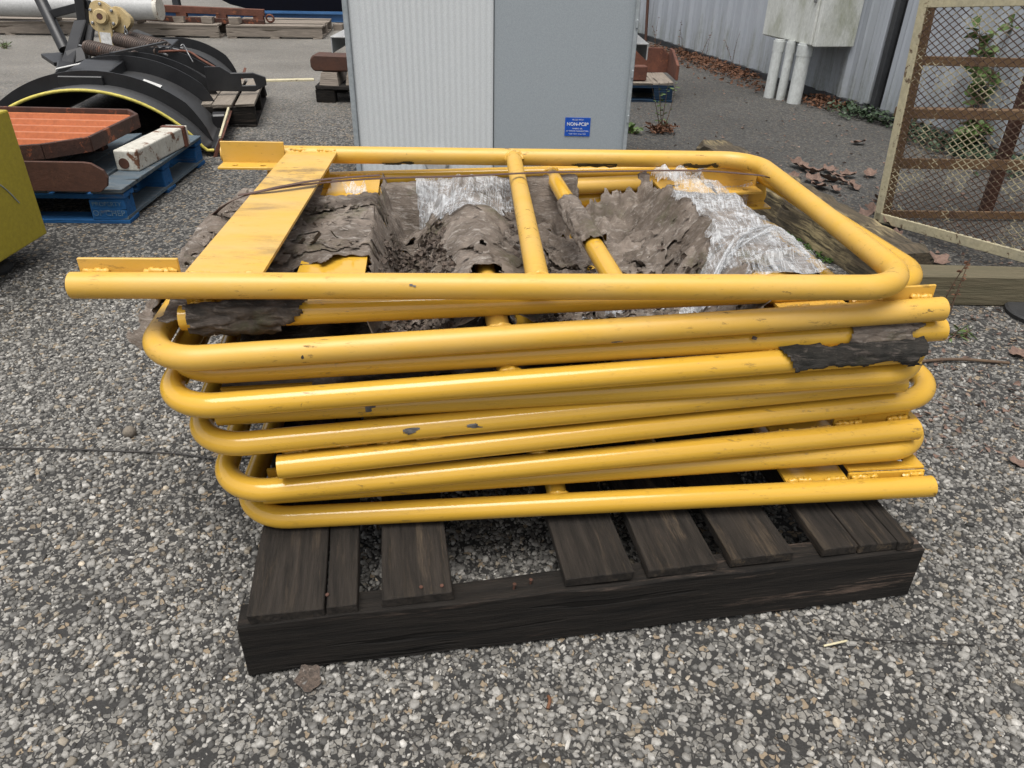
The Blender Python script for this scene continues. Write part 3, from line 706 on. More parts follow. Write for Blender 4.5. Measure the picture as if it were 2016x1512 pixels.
sleeve('paper_scrap', on(5, .26), on(5, -.004), PR+.001, -.9, 2.25, M['paper_char'], 'ragged black paper with torn hanging edge over a pipe end at right', 23, group=GP, rag=.30, lift=.008)
A, B, u, v, n, L = FRM[3]
sleeve('paper_roll', B+v*.20-u*.008, B+v*.66-u*.008, .034, -2.7, 2.7, M['paper'], 'bulky roll of fibrous grey paper round the left end bar beside the flat plate', 61, group=GP, rag=.10, lift=.035)
sleeve('paper_scrap', cross(2, .735, .30), cross(2, .735, .66), PR*.93, -2.0, 2.0, M['paper'], 'grey paper sleeve round the slanting cross pipe at the middle', 31, group=GP, rag=.05)
def frame_root(k): return [o_ for o_ in bpy.data.objects if o_.get('label') == LBL[k]][0]
for k, px0, px1, a0, a1, sd in ((7, 790, 835, .9, 1.7, 3), (7, 915, 948, .5, 1.5, 9), (6, 722, 742, 1.0, 2.4, 14), (3, 1180, 1290, 1.9, 2.3, 21), (1, 760, 830, .7, 1.2, 27)):
    A, B, u, v, n, L = FRM[k]; xs_ = [(px-1008)/F*1.27 for px in (px0, px1)]; ss = sorted(abs((x-A[0])/u[0]) for x in xs_)
    q0, q1 = A+u*ss[0], A+u*ss[1]
    if u[0] < 0: q0, q1 = q1, q0
    sleeve('paint_chip', q0, q1, PR-.0021, a0, a1, M['chip_dark'], '', sd, lift=.0, rag=.42, parent=frame_root(k), least=4)
A, B, u, v, n, L = FRM[1]
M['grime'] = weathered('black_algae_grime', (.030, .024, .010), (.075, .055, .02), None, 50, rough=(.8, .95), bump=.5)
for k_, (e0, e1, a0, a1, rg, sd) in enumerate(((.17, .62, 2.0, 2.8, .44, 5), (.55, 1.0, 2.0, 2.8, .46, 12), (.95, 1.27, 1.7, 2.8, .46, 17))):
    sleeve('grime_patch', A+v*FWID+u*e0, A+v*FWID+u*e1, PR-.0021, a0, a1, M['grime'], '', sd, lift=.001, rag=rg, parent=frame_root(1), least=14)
# clear stretch film
def film(name, xs, ys, zf, kf, label):
    o_ = obj(name, sheet(xs, ys, zf, kf), M['film'], None, loc=(float(np.mean(xs)), float(np.mean(ys)), .55))
    return tag(o_, label, 'plastic film', 'scraps of clear stretch film')
def zf1(X, Y):
    xr = line_x(3, .226, Y); d = X-xr
    t_ = np.clip((d-.06)/.10, 0, 1)
    z = drape_z(np.minimum(X, xr+.06), Y)+.006
    z = z-.9*np.clip(d-.075, 0, 9)-.25*t_*np.clip(Y-1.45, 0, .5)
    folds = 1-np.abs(fbm(np.stack([X*14-Y*9, Y*7+X*4, X*0+2], -1), 3))
    f2 = 1-np.abs(fbm(np.stack([X*9+Y*22, Y*5, X*0+6], -1), 2))
    return z+.040*np.clip(folds-.7, 0, 1)+.012*np.clip(f2-.75, 0, 1)+.0015*fbm(np.stack([X*40, Y*40, X*0], -1), 2)
def kf1(X, Y, Z):
    e = .06*fbm(np.stack([X*6, Y*6, X*0+12], -1), 2); xr = line_x(3, .226, Y)
    lo = np.where(Y < 1.5, xr-.17+.45*np.clip(Y-1.25, 0, .2), xr-.06)
    return (X > lo+e) & (X < xr+.13+e*1.2) & (Y > 1.27+e*.6+.5*np.clip(np.abs(X-xr+.02)-.05, 0, .1)) & (Y < 1.94+e*.3)
fl = MB()                                                   # curled loose flakes of the rotten paper
NF = 1100
Yf = rng.uniform(1.18, 1.70, NF); Xf = line_x(3, FRM[3][5], Yf)-.04+rng.random(NF)*(line_x(3, .226, Yf)-.07-line_x(3, FRM[3][5], Yf)+.04)
Za, Zx, Zy = drape_z(Xf, Yf), drape_z(Xf+.012, Yf), drape_z(Xf, Yf+.012)
for i in range(NF):
    x, y, z0_ = Xf[i], Yf[i], Za[i]
    nr_ = nrm(V(-(Zx[i]-z0_)/.012, -(Zy[i]-z0_)/.012, 1)); ax_ = nrm(rng.normal(0, 1, 3)*V(1.6, .8, .4)); ax_ = nrm(ax_-nr_*np.dot(ax_, nr_)); sd_ = np.cross(nr_, ax_)
    if abs(x-line_x(2, .226, y)) < .07 and (y < 1.34 or y > 1.66): continue
    if abs(x-line_x(3, .775, y)) < .075 and rng.random() < .85: continue
    if x > .17 and rng.random() < .7: continue
    L_ = rng.uniform(.005, .018)*(1 if rng.random() < .85 else 1.9); w_ = L_*rng.uniform(.25, .8); c = V(x, y, z0_)+nr_*.004; cu = rng.uniform(.1, .9); m_ = 4; o0 = len(fl.v)
    for a_ in range(m_+1):
        f_ = a_/m_; jag = rng.normal(0, w_*.18, 2)
        for b_, jg in ((-1, jag[0]), (0, 0), (1, jag[1])): fl.v.append(tuple(c+ax_*L_*(f_-.5)+sd_*(b_*w_*.5*(1-.5*f_)+jg)+nr_*(cu*L_*f_*f_+.12*w_*abs(b_))))
    for a_ in range(m_):
        for b_ in range(2): q_ = o0+a_*3+b_; fl.f.append((q_, q_+1, q_+4, q_+3)); fl.smooth.append(True)
tag(obj('paper_flakes', fl, M['paper'], None, loc=(0, 1.5, .5)), 'loose curled flakes of rotten wrapping paper over the middle of the stack', 'paper flakes', kind='stuff')
film('plastic_film', np.arange(.2, .78, .0032), np.arange(1.15, 2.0, .0032), zf1, kf1, 'large crumpled sheet of clear film over the right side of the paper')
fm = MB()
for k_ in range(7):
    xs2 = [.36+.012*k_, .40+.016*k_, .46+.018*k_, .52+.012*k_, .60+.004*k_]; ys2 = [1.30+.012*k_, 1.35+.02*k_, 1.40+.022*k_, 1.43+.018*k_, 1.42+.012*k_]
    pts_ = [V(x_, y_, float(zf1(np.array([[x_]]), np.array([[y_]]))[0, 0])+.004) for x_, y_ in zip(xs2, ys2)]
    fm.tube(spline(pts_, 6), .0016+.0012*(k_ % 3), 6)
tag(obj('film_rope', fm, M['film'], None, loc=(.45, 1.4, .57)), 'bunched ropy folds of clear film over the right paper ridge', 'plastic film', 'scraps of clear stretch film')
def zf2(X, Y):
    yb = leg_y(3, X); zb = leg_z(3, X)+PR+.006
    z = zb-np.clip(np.abs(Y-yb)-.014, 0, 9)*2.2
    return z+.010*fbm(np.stack([X*22, Y*5, X*0], -1), 2)
def kf2(X, Y, Z):
    e = .03*fbm(np.stack([X*12, Y*12, X*0+3], -1), 3); yb = leg_y(3, X)
    return (X > .40+e) & (X < .615+e-.4*np.clip(yb-Y, 0, .3)*0) & (Y > yb-.20+e) & (Y < yb+.03)
film('plastic_film', np.arange(.36, .66, .004), np.arange(1.6, 2.0, .004), zf2, kf2, 'sheet of clear film hanging from the rear pipe at right')
def zf3(X, Y): return drape_z(X, Y)+.008+.008*fbm(np.stack([X*12, Y*8, X*0], -1), 2)
def kf3(X, Y, Z):
    e = .05*fbm(np.stack([X*7, Y*7, X*0+6], -1), 2); xc = line_x(3, .775, Y)
    return (np.abs(X-xc+.01+e) < .05+.30*np.clip(Y-1.62, 0, .2)) & (Y > 1.66+e*1.5) & (Y < 1.90)
film('plastic_film', np.arange(-.3, .15, .0038), np.arange(1.5, 1.95, .0038), zf3, kf3, 'streaky film over the rear of the central paper ridge')
def kf5(X, Y, Z):
    e = .07*fbm(np.stack([X*10, Y*10, X*0+16], -1), 4)
    return (np.abs((Y-1.34)-.55*(X-.2)+e) < .022+.03*fbm(np.stack([X*9, Y*9, X*0+1], -1), 3)) & (X > .12) & (X < .36)
film('plastic_film', np.arange(.1, .4, .006), np.arange(1.2, 1.6, .006), zf3, kf5, 'thin torn strip of film crossing the right hollow of the paper')
a = P(694, 360, .575); b = P(722, 438, .50)
mb = MB(); m = 14
for i in range(m+1):
    q = a+(b-a)*i/m; w = .030-.012*i/m
    for j in range(7):
        mb.v.append(tuple(q+V((j/6-.5)*2*w, 0, .010*math.sin(j*2.3+i*.5)+.004*rng.normal())))
for i in range(m):
    for j in range(6): mb.f.append((i*7+j, i*7+j+1, i*7+j+8, i*7+j+7)); mb.smooth.append(True)
tag(obj('plastic_film', mb, M['film'], None, loc=a), 'narrow white film strip hanging under the rusty strap beside the left hollow', 'plastic film', 'scraps of clear stretch film')
sleeve('plastic_film', cross(3, .775, .06), cross(3, .775, .15), PR*.93+.001, -1.9, 1.9, M['film'], 'film knotted round the short cross pipe end at front', 45, cat='plastic film', group='scraps of clear stretch film', lift=.02)
# crumbled dead leaves lying in the hollows of the paper
mb = MB()
Xd = rng.uniform(-.28, .42, 6500); Yd = rng.uniform(1.12, 1.62, 6500); Zd = drape_z(Xd, Yd)
for i in range(6500):
    x, y, z = Xd[i], Yd[i], Zd[i]
    if not (x < -.03 or (x > .02 and x < .15 and y < 1.5)) and rng.random() > .12: continue
    if z > .525: continue
    s_ = rng.uniform(.002, .0085); a1 = nrm(rng.normal(0, 1, 3)*V(1, 1, .5)); a2 = nrm(np.cross(a1, rng.normal(0, 1, 3))); c = V(x, y, z+.004+rng.random()*.012)
    bend = np.cross(a1, a2)*s_*rng.uniform(-.5, .5)
    mb.add([c-a1*s_-a2*s_*.6, c+a1*s_*.9-a2*s_*.5+bend, c+a1*s_+a2*s_*.7, c-a1*s_*.7+a2*s_*.8-bend, c+bend], [(0, 1, 4), (1, 2, 4), (2, 3, 4), (3, 0, 4)])
tag(obj('leaf_litter', mb, M['debris'], None, loc=(0, 1.3, .45)), 'dark crumbled leaf litter lying in the hollows of the torn paper', 'leaf litter', kind='stuff')
# rusty steel strapping
def ribbon(pts, w, th, mat, name, label, cat, side=None):
    pts = [np.array(q, float) for q in pts]; mb = MB(); m = len(pts)
    for i in range(m):
        t_ = nrm(pts[min(i+1, m-1)]-pts[max(i-1, 0)]); s_ = nrm(np.cross(V(0, 0, 1), t_)) if side is None else nrm(np.array(side)-t_*np.dot(side, t_)); nn = np.cross(t_, s_)
        for a_, b_ in ((-1, -1), (1, -1), (1, 1), (-1, 1)): mb.v.append(tuple(pts[i]+s_*w/2*a_+nn*th/2*b_))
    for i in range(m-1):
        for q in range(4): mb.f.append((i*4+q, i*4+(q+1) % 4, i*4+4+(q+1) % 4, i*4+4+q)); mb.smooth.append(False)
    mb.f += [(3, 2, 1, 0), tuple((m-1)*4+q for q in range(4))]; mb.smooth += [False]*2
    return tag(obj(name, mb, mat, None, loc=pts[m//2]), label, cat)
ribbon(spline([P(1512, 350, .622), P(1494, 345, .633), P(1375, 336, .634), P(1216, 337, .636), P(1086, 339, .636), P(1006, 342, .637), P(900, 347, .634), P(753, 351, .632), P(640, 359, .630), P(540, 372, .629), P(480, 386, .618), P(437, 408, .585), P(405, 440, .52)]),
       .011, .0012, M['strap'], 'steel_strap', 'long rusty steel strap lying across the top frame and curling down at left', 'strap')
ribbon(spline([P(748, 345, .636), P(640, 353, .634), P(560, 366, .632), P(500, 379, .625), P(470, 384, .62)]), .012, .0012, M['strap'], 'steel_strap', 'short loose second strap end resting on the flat plate at left', 'strap')
# ------------------------------------------------------------------ grey electrical cabinet behind the stack
CY = 3.70; cx0, cxm, cx1 = -.795, -.121, .530
T = thing('electrical_cabinet', 'tall grey steel electrical cabinet with a ribbed panel and a blue label', 'cabinet', (-.13, 4.15, 0))
obj('cabinet_body', MB().box((-.1325, CY+.47, .76), cx1-cx0, .90, 1.44, jit=0), M['cab_grey'], T, bevel=.006)
mb = MB(); nx = 190
for i in range(nx+1):
    x = cx0+.022+(cxm-cx0-.022)*i/nx; ph = (x-cx0)*2*math.pi/.0285
    y = CY-.005-.0020*math.sin(ph)*(0.8+.2*math.sin(x*9))
    if i in (0, nx): y = CY-.003
    mb.v += [(x, y, .05), (x, y, 1.46)]
for i in range(nx): a = i*2; mb.f.append((a, a+2, a+3, a+1)); mb.smooth.append(True)
xa_, xb_ = cx0+.022, cxm
mb.box(((xa_+xb_)/2, CY+.0095, .755), xb_-xa_, .019, 1.41)
obj('ribbed_panel', mb, M['cab_light'], T)
dr = obj('door_panel', MB().box(((cxm+cx1)/2+.001, CY+.012, .755), cx1-cxm-.006, .016, 1.41), M['cab_grey'], T, bevel=.002)
for x, w in ((cx0+.009, .024), (cx1-.006, .018)):
    obj('edge_strip', MB().box((x, CY-.003, .755), w, .036, 1.43), M['cab_edge'], T, bevel=.003)
for x in (-.842, .568):
    sgn = -1 if x < 0 else 1; wd = .092 if sgn < 0 else .072
    mb = MB(); mb.box((x, CY+.50, .676), wd, .84, .006); mb.box((x+sgn*(wd/2-.003), CY+.50, .640), .006, .838, .066)
    obj('side_channel', mb, M['white_steel'], T, bevel=.001)
for x, z in ((cx1-.004, .77), (cx1-.004, .56), (cx1-.004, .36)):
    obj('hinge', MB().box((x, CY-.025, z), .010, .010, .035), M['cab_edge'], T, bevel=.002)
mb = MB().lathe([(0, .035), (.03, .035), (.03, .025), (.07, .025), (.07, .04), (.085, .04)], (P(1135, 347, .12)[0], CY+.004, .13), (0, -1, 0), 18)
obj('drain_valve', mb, M['rubber'], T)
mb = MB().lathe([(0, .06), (.02, .06), (.03, .05)], (P(850, 345, .13)[0], CY-.006, .135), (0, -1, 0), 24)
obj('round_cover', mb, M['white_steel'], T)
lx, lz, lw, lh = .289, .3125, .122, .086
lp = obj('label_plate', MB().box((lx, CY+.0025, lz), lw, .003, lh), M['label_blue'], T)
def text(s, size, x, z, y, mat, parent, name='lettering', bold=0.0, rot=(math.pi/2, 0, 0), xs=1.0, align='CENTER'):
    cu = bpy.data.curves.new('lettering', 'FONT'); cu.body = s; cu.size = size; cu.align_x = align; cu.align_y = 'CENTER'; cu.extrude = .0003; cu.offset = bold
    to = bpy.data.objects.new('tmp', cu); COL.objects.link(to)
    me = bpy.data.meshes.new_from_object(to); bpy.data.objects.remove(to)
    me.transform(Matrix.Diagonal((xs, 1, 1, 1))); R = Matrix.Rotation(rot[2], 4, 'Z') @ Matrix.Rotation(rot[0], 4, 'X'); me.transform(R)
    b = WLOC[parent.name]; me.transform(Matrix.Translation(Vector((x-b[0], y-b[1], z-b[2]))))
    me.materials.append(mat); o = bpy.data.objects.new(name, me); COL.objects.link(o); o.parent = parent; WLOC[o.name] = b; return o
for s_, sz, dz, bo in (('FILLED WITH', .0092, .033, 0), ('NON-PCB*', .0215, .0125, .0004), ('MINERAL OIL', .0085, -.008, 0), ('AT TIME OF MANUFACTURE', .0085, -.0195, 0), ('*LESS THAN 1.0 ppm PCB', .0075, -.033, 0)):
    text(s_, sz, lx, lz+dz, CY+.0006, M['label_white'], lp, bold=bo)
# ------------------------------------------------------------------ pallets
def pallet(label, c, yaw, wx, wy, h, mw, mb_, nboards=7, group=None, blocks=True, bottom=True, gap=.25, sag=0, board_axis='y'):
    # wx along local x (blocks/stringers run along x), boards run along y
    X = V(math.cos(yaw), math.sin(yaw), 0); Y = V(-X[1], X[0], 0); Z = V(0, 0, 1); c = np.array(c, float)
    T = thing('wooden_pallet', label, 'pallet', c, group)
    bt = .020; low = .018 if bottom else 0
    if board_axis == 'y':
        w = wx/(nboards+(nboards-1)*gap)
        for i in range(nboards):
            x = -wx/2+w/2+i*w*(1+gap)
            obj('deck_board', MB().box(c+X*(x+rng.normal(0, .004))+Y*rng.normal(0, .006)+Z*(h-bt/2+rng.normal(0, .002)), w, wy, bt, X, Y, Z, jit=.003), mb_, T, bevel=.002)
    else:
        w = wy/(nboards+(nboards-1)*gap)
        for i in range(nboards):
            y = -wy/2+w/2+i*w*(1+gap)
            obj('deck_board', MB().box(c+Y*(y+rng.normal(0, .004))+X*rng.normal(0, .006)+Z*(h-bt/2+rng.normal(0, .002)), wx, w, bt, X, Y, Z, jit=.003), mb_, T, bevel=.002)
    if blocks:
        for y in (-wy/2+.05, 0, wy/2-.05):
            if board_axis == 'y':
                obj('stringer', MB().box(c+Y*y+Z*(h-bt-.012), wx*.998, .098, .022, X, Y, Z, jit=.002), mw, T, bevel=.002)
            for x in (-wx/2+.08, 0, wx/2-.08):
                top = h-bt-(.024 if board_axis == 'y' else 0)
                obj('block', MB().box(c+X*x+Y*y+Z*((top+low)/2), .145, .096, top-low-.001, X, Y, Z, jit=.002), mw, T, bevel=.003)
            if bottom: obj('bottom_board', MB().box(c+Y*y+Z*low/2, wx, .10, low, X, Y, Z, jit=.0015), mw, T, bevel=.002)
    else:
        for y in (-wy/2+.03, 0, wy/2-.03):
            obj('stringer', MB().box(c+Y*y+Z*((h-bt+low)/2), wx, .045, h-bt-low-.001, X, Y, Z, jit=.003), mw, T, bevel=.003)
        if bottom:
            for x in (-wx/2+.06, 0, wx/2-.06):
                obj('bottom_board', MB().box(c+X*x+Z*low/2, .11, wy, low, X, Y, Z, jit=.003), mw, T, bevel=.002)
    return T
BY = math.radians(2.5)
bc = V(-1.664, 3.065, 0)+V(-math.cos(BY), -math.sin(BY), 0)*.60+V(-math.sin(BY), math.cos(BY), 0)*.50
bp = pallet('worn blue block pallet with faded stencil lettering carrying rusty steel pieces', bc, BY, 1.20, 1.0, .150, M['blue_wood'], M['blue_board'], 8, gap=.12)
bX = V(math.cos(BY), math.sin(BY), 0); bY = V(-bX[1], bX[0], 0)
for sg in (-1, 1):
    obj('bottom_board', MB().box(bc+bX*sg*.545+V(0, 0, .0235), .10, .99, .009, bX, bY, (0, 0, 1), jit=.002), M['blue_board'], bp)
fx = bc+V(math.cos(BY), math.sin(BY), 0)*.52+V(math.sin(BY), -math.cos(BY), 0)*.5005
st_parent = [o for o in bpy.data.objects if o.parent == bp and o.name.startswith('block')][2]
for s_, dz, sz in (('PROPERTY', .086, .026), ('OF CHEP', .046, .034)):
    text(s_, sz, fx[0], dz, fx[1]-.0015, M['stencil'], st_parent, rot=(math.pi/2, 0, BY))
# things on the blue pallet
Z0 = .152
T = thing('tray_guard', 'orange ribbed tray with a flaking rusty rim lying on the blue pallet', 'tray', (-2.3, 3.4, .25))
tray_z = .275
poly = [(-2.95, 3.02), (-2.10, 3.02), (-1.96, 3.08), (-1.835, 3.22), (-1.845, 3.70), (-1.93, 3.80), (-2.95, 3.80)]
n_ = len(poly); mb = MB()
for i in range(n_):
    a, b = poly[i], poly[(i+1) % n_]
    mb.bar((a[0], a[1], tray_z+.022), (b[0], b[1], tray_z+.022), .016, .062)
obj('tray_rim', mb, M['rust_frame'], T, bevel=.002)
def clipx(y):
    xs_ = []
    for i in range(n_):
        (x1, y1), (x2, y2) = poly[i], poly[(i+1) % n_]
        if (y1-y)*(y2-y) <= 0 and y1 != y2: xs_.append(x1+(x2-x1)*(y-y1)/(y2-y1))
    return min(xs_)+.004, max(xs_)-.010
mb = MB(); ys = []; y = 3.03; pitch = .13
while y < 3.79:
    for d, hz in ((0, 0), (.070, 0), (.080, .026), (.105, .026), (.115, 0)):
        if y+d < 3.79: ys.append((y+d, hz))
    y += pitch
for (y, hz) in ys:
    xa, xb = clipx(y); hz *= 1.15; mb.v += [(xa, y, tray_z+hz), (xb, y, tray_z+hz), (xa, y, tray_z+hz-.004), (xb, y, tray_z+hz-.004)]
for i in range(len(ys)-1):
    a = i*4; mb.f += [(a, a+1, a+5, a+4), (a+2, a+6, a+7, a+3)]; mb.smooth += [False]*2
obj('ribbed_floor', mb, M['orange'], T)
for (x, y) in ((-2.8, 3.1), (-2.1, 3.7), (-2.75, 3.7)):
    obj('foot_block', MB().box((x, y, (Z0+tray_z-.012)/2), .12, .06, tray_z-.012-Z0), M['rust_frame'], T)
out = [(0, 0), (.70, 0), (.735, .025), (.745, .06), (.735, .09), (.69, .118), (.66, .122), (0, .122)]
mb = MB().plate(out, .014, (-2.43, 3.00, Z0), (1, .02, 0), (0, 0, 1))
tag(obj('blade_plate', mb, M['rust_dark'], None, loc=(-2.1, 3.0, Z0), bevel=.002), 'dark rusty flat plate with a rounded end standing on the blue pallet edge', 'steel plate')
a = V(-1.757, 3.33, Z0+.047); b = V(-1.735, 3.80, Z0+.047)
T = thing('steel_tube', 'white rust-streaked square tube with a hole lying on the blue pallet', 'steel tube', (a+b)/2-V(0, 0, .047))
obj('tube_body', MB().bar(a, b, .105, .092), M['white_rust'], T, bevel=.008, seg=3)
obj('end_plate', MB().bar(b, b+nrm(b-a)*.03, .12, .10), M['rust'], T, bevel=.004)
obj('end_plate', MB().bar(b+nrm(b-a)*.045, b+nrm(b-a)*.055, .11, .092), M['white_rust'], T, bevel=.003)
mb = MB().lathe([(-.004, .024), (.0008, .024), (.0009, .021)], a-nrm(b-a)*.0005+V(-.012, 0, -.012), -nrm(b-a), 20)
obj('end_hole', mb, M['rust_dark'], T)
# ------------------------------------------------------------------ yellow machine at the left edge
T = thing('machine_box', 'yellow enamelled steel box on a round foot at the left edge', 'machine', (-2.2, 2.2, 0))
obj('box_body', MB().box((-2.2, 2.13, .31), .80, 1.15, .455), M['machine'], T, bevel=.006, seg=2)
obj('box_lid', MB().box((-2.2, 2.13, .540), .76, 1.11, .006), M['flash'], T)
for (x, y) in ((-1.93, 2.52), (-2.45, 2.52), (-1.93, 1.75), (-2.45, 1.75)):
    ft = obj('foot', MB().lathe([(0.001, .07), (.012, .072), (.03, .06), (.05, .03), (.083, .028)], (x, y, 0), (0, 0, 1), 24), M['rubber'], T)
mb = MB().tube(spline([(-1.7995, 1.98, .46), (-1.7985, 2.35, .42), (-1.7985, 2.52, .33), (-1.7985, 2.60, .235)]), .0022, 6)
obj('scratch', mb, M['cab_edge'], T)
# ------------------------------------------------------------------ snow plow lying on its face
p0 = V(-1.70, 4.22, .03); ua = nrm(V(-.257, .966, 0)); wa = V(ua[1], -ua[0], 0); PLN = 2.55; CW = 1.30
def arc(t, dr=0.0):     # t 0 (left foot) .. 1 (right foot); convex up, steeper at the right
    ang = math.radians(152)-math.radians(128)*t
    R = .70+dr; cxx, cz = -.645, -.36
    x = cxx+R*math.cos(ang)*1.0; z = cz+R*math.sin(ang)
    return x, max(z, .004)
def pp(s, t, dr=0.0):
    x, z = arc(t, dr); k = 1-.27*s/PLN; return p0+ua*s+wa*x*k+V(0, 0, z*k)
T = thing('snow_plow', 'black snow plow blade lying face down with curved ribs and springs', 'snow plow', p0+ua*1.2-wa*.6)
NT = 40
mb = MB()
for s in np.linspace(0, PLN, 12):
    for i in range(NT+1): mb.v.append(tuple(pp(s, i/NT)))
for s in np.linspace(0, PLN, 12):
    for i in range(NT+1): mb.v.append(tuple(pp(s, i/NT, -.008)))
o2 = 12*(NT+1)
for j in range(11):
    for i in range(NT):
        a = j*(NT+1)+i; mb.f.append((a, a+1, a+NT+2, a+NT+1)); mb.f.append((o2+a, o2+a+NT+1, o2+a+NT+2, o2+a+1)); mb.smooth += [True, True]
for j in (0, 11):
    for i in range(NT):
        a = j*(NT+1)+i; mb.f.append((a, o2+a, o2+a+1, a+1)); mb.smooth.append(False)
mold = obj('moldboard', mb, M['plow_skin_skylit'], T)
mb = MB(); en = [tuple(pp(PLN-.03, i/NT, -.012)) for i in range(NT+1)]; mb.add(en+[tuple(np.array(q)+ua*.008) for q in en], [tuple(range(NT+1)), tuple(range(NT+1, 2*NT+2))[::-1]]); obj('end_plate', mb, M['plow'], T)  # added cap closing the far end, put in to darken the hollow underneath
mb = MB(); mb.tube([pp(-.004, i/NT, -.004) for i in range(NT+1)], .0085, 8)
obj('edge_trim', mb, M['plow_edge'], T)
def rib(s, h0=.105, t0=.0, t1=1.0, th=.010):
    mb = MB(); m = 40
    for i in range(m+1):
        t_ = t0+(t1-t0)*i/m
        h = h0*min(1, .12+(1-t_)*9)*(1 if t_ < .80 else max(.1, (1-t_)/.20))
        a, b = pp(s, t_, -.002), pp(s, t_, h)
        mb.v += [tuple(a-ua*th/2), tuple(b-ua*th/2), tuple(b+ua*th/2), tuple(a+ua*th/2)]
    for i in range(m):
        for q in range(4): mb.f.append((i*4+q, i*4+4+q, i*4+4+(q+1) % 4, i*4+(q+1) % 4)); mb.smooth.append(False)
    mb.f += [(0, 1, 2, 3), tuple(m*4+q for q in (3, 2, 1, 0))]; mb.smooth += [False]*2
    obj('rib', mb, M['plow'], T)
for s, h, t0 in ((.22, .07, 0), (.84, .095, .0), (1.10, .095, .0), (1.60, .085, .2), (1.82, .085, .2), (2.50, .095, 0)): rib(s, h, t0)
# box beams between ribs, cutting edge, wear shoe, stickers
obj('cross_beam', MB().box(pp(.51, .46, .02), .64, .22, .07, ua, nrm(pp(.47, .55)-pp(.47, .45)), V(0, 0, 1)), M['plow'], T, bevel=.004)
obj('cross_beam', MB().box(pp(1.93, .50, .035), .50, .20, .09, ua, nrm(pp(.47, .55)-pp(.47, .45)), V(0, 0, 1)), M['plow'], T, bevel=.004)
obj('tie_bar', MB().bar(pp(.70, .50, .118), pp(1.75, .55, .118), .03, .012), M['plow'], T)
obj('cutting_edge', MB().bar(pp(-.02, 1.0, .02)+V(0, 0, .01), pp(PLN, 1.0, .02)+V(0, 0, .01), .02, .14, up=(.5, 0, 1)), M['rust'], T, bevel=.002)
obj('edge_bar', MB().bar(pp(-.02, 1.0, .045)+V(0, 0, .07), pp(1.0, 1.0, .045)+V(0, 0, .09), .012, .02), M['cage_yellow'], T)
obj('square_socket', MB().box(pp(.62, .93, .04), .10, .09, .09, ua, wa, V(0, 0, 1), jit=.003), M['plow'], T, bevel=.01)
for s, t_, lx_, ly_ in ((.44, .40, .05, .13), (.50, .66, .16, .10)):
    tn = nrm(pp(s, t_+.02)-pp(s, t_-.02)); nn = np.cross(ua, tn); nn = nn*(1 if nn[2] > 0 else -1)
    obj('sticker', MB().box(pp(s, t_, .006 if t_ > .6 else .086), lx_, ly_, .003, ua, tn, nn), M['paper_white'], T)
mb = MB().tube([pp(.30, .03, .04)-wa*.12, pp(.30, .03, .04)-wa*.30], .055, 20); mb.hollow_end(pp(.30, .03, .04)-wa*.12, wa, .055, .04, 20)
obj('pivot_pipe', mb, M['rubber'], T)
obj('pivot_pipe', MB().tube([PY(300, 82, 6.3), PY(270, 70, 6.45)], .045, 20), M['rubber'], T)
# the hitch stand, springs, hoist
B0 = PY(150, 138, 5.75); 
T2 = T
mb = MB(); A0 = PY(128, 98, 6.0); A1 = PY(68, -25, 6.25); mb.tube([A0, A1], .042, 20); obj('stand_leg', mb, M['plow'], T2)
obj('stand_arm', MB().bar(PY(94, 30, 6.15), PY(178, 8, 6.05), .04, .055), M['plow'], T2, bevel=.003)
obj('stand_post', MB().bar(PY(166, 45, 6.05), PY(158, -12, 6.05), .07, .07, up=(1, 0, 0)), M['plow'], T2, bevel=.004)
obj('lift_arm', MB().bar(PY(130, 142, 5.65), PY(160, 42, 6.0), .035, .10, up=(1, 0, .2)), M['plow'], T2, bevel=.006)
obj('lift_arm', MB().bar(PY(165, 135, 5.75), PY(176, 50, 6.0), .03, .085, up=(1, 0, .2)), M['plow'], T2, bevel=.006)
obj('hitch_plate', MB().box(PY(146, 145, 5.55), .20, .24, .10, nrm(V(.8, .5, -.25)), nrm(V(-.5, .8, 0)), nrm(V(.2, .1, .97)), jit=.012), M['plow'], T2, bevel=.006)
obj('hitch_plate', MB().bar(PY(104, 108, 6.0), PY(130, 125, 5.8), .16, .03), M['plow'], T2, bevel=.003)
obj('hitch_plate', MB().bar(PY(150, 100, 5.8), PY(160, 140, 5.7), .06, .13, up=(1, 0, 0)), M['plow'], T2, bevel=.003)
0 and obj('hitch_base', MB().bar(PY(170, 135, 5.75), PY(330, 120, 5.75), .10, .05), M['plow'], T2)
def spring(a, b, R, name='spring'):
    a = np.array(a, float); b = np.array(b, float); t_ = nrm(b-a); L = np.linalg.norm(b-a); p_, q_ = perp(t_); turns = int(L/.0225)
    pts = []; m = turns*14
    for i in range(m+1):
        f = i/m; ang = 2*math.pi*turns*f; rr = R*(.45+.55*min(1, (1-f)*turns/4, (f*turns+1.6)/2.5))
        pts.append(a+t_*L*f+rr*(math.cos(ang)*p_+math.sin(ang)*q_))
    mb = MB().tube(pts, .0085, 7)
    o = obj(name, mb, M['spring'], T2)
    hk = MB().tube([b, b+t_*.10], .008, 8); nest('hook', hk, M['steel'], o)
    hk = MB().tube([a-t_*.09, a], .008, 8); nest('hook', hk, M['steel'], o)
spring(PY(172, 93, 5.75), PY(282, 119, 5.45), .045); spring(PY(222, 76, 5.95), PY(312, 103, 5.65), .047); spring(PY(238, 71, 6.15), PY(336, 95, 5.85), .042)
hc = PY(201, 33, 5.9); hz = nrm(V(.10, -.98, .12)); hx = nrm(np.cross(V(0, 0, 1), hz)); hu = np.cross(hz, hx); hu = hu*(1 if hu[2] > 0 else -1)
T3 = thing('chain_hoist', 'cream lever hoist with a white instruction plate hanging at the plow stand', 'hoist', hc)
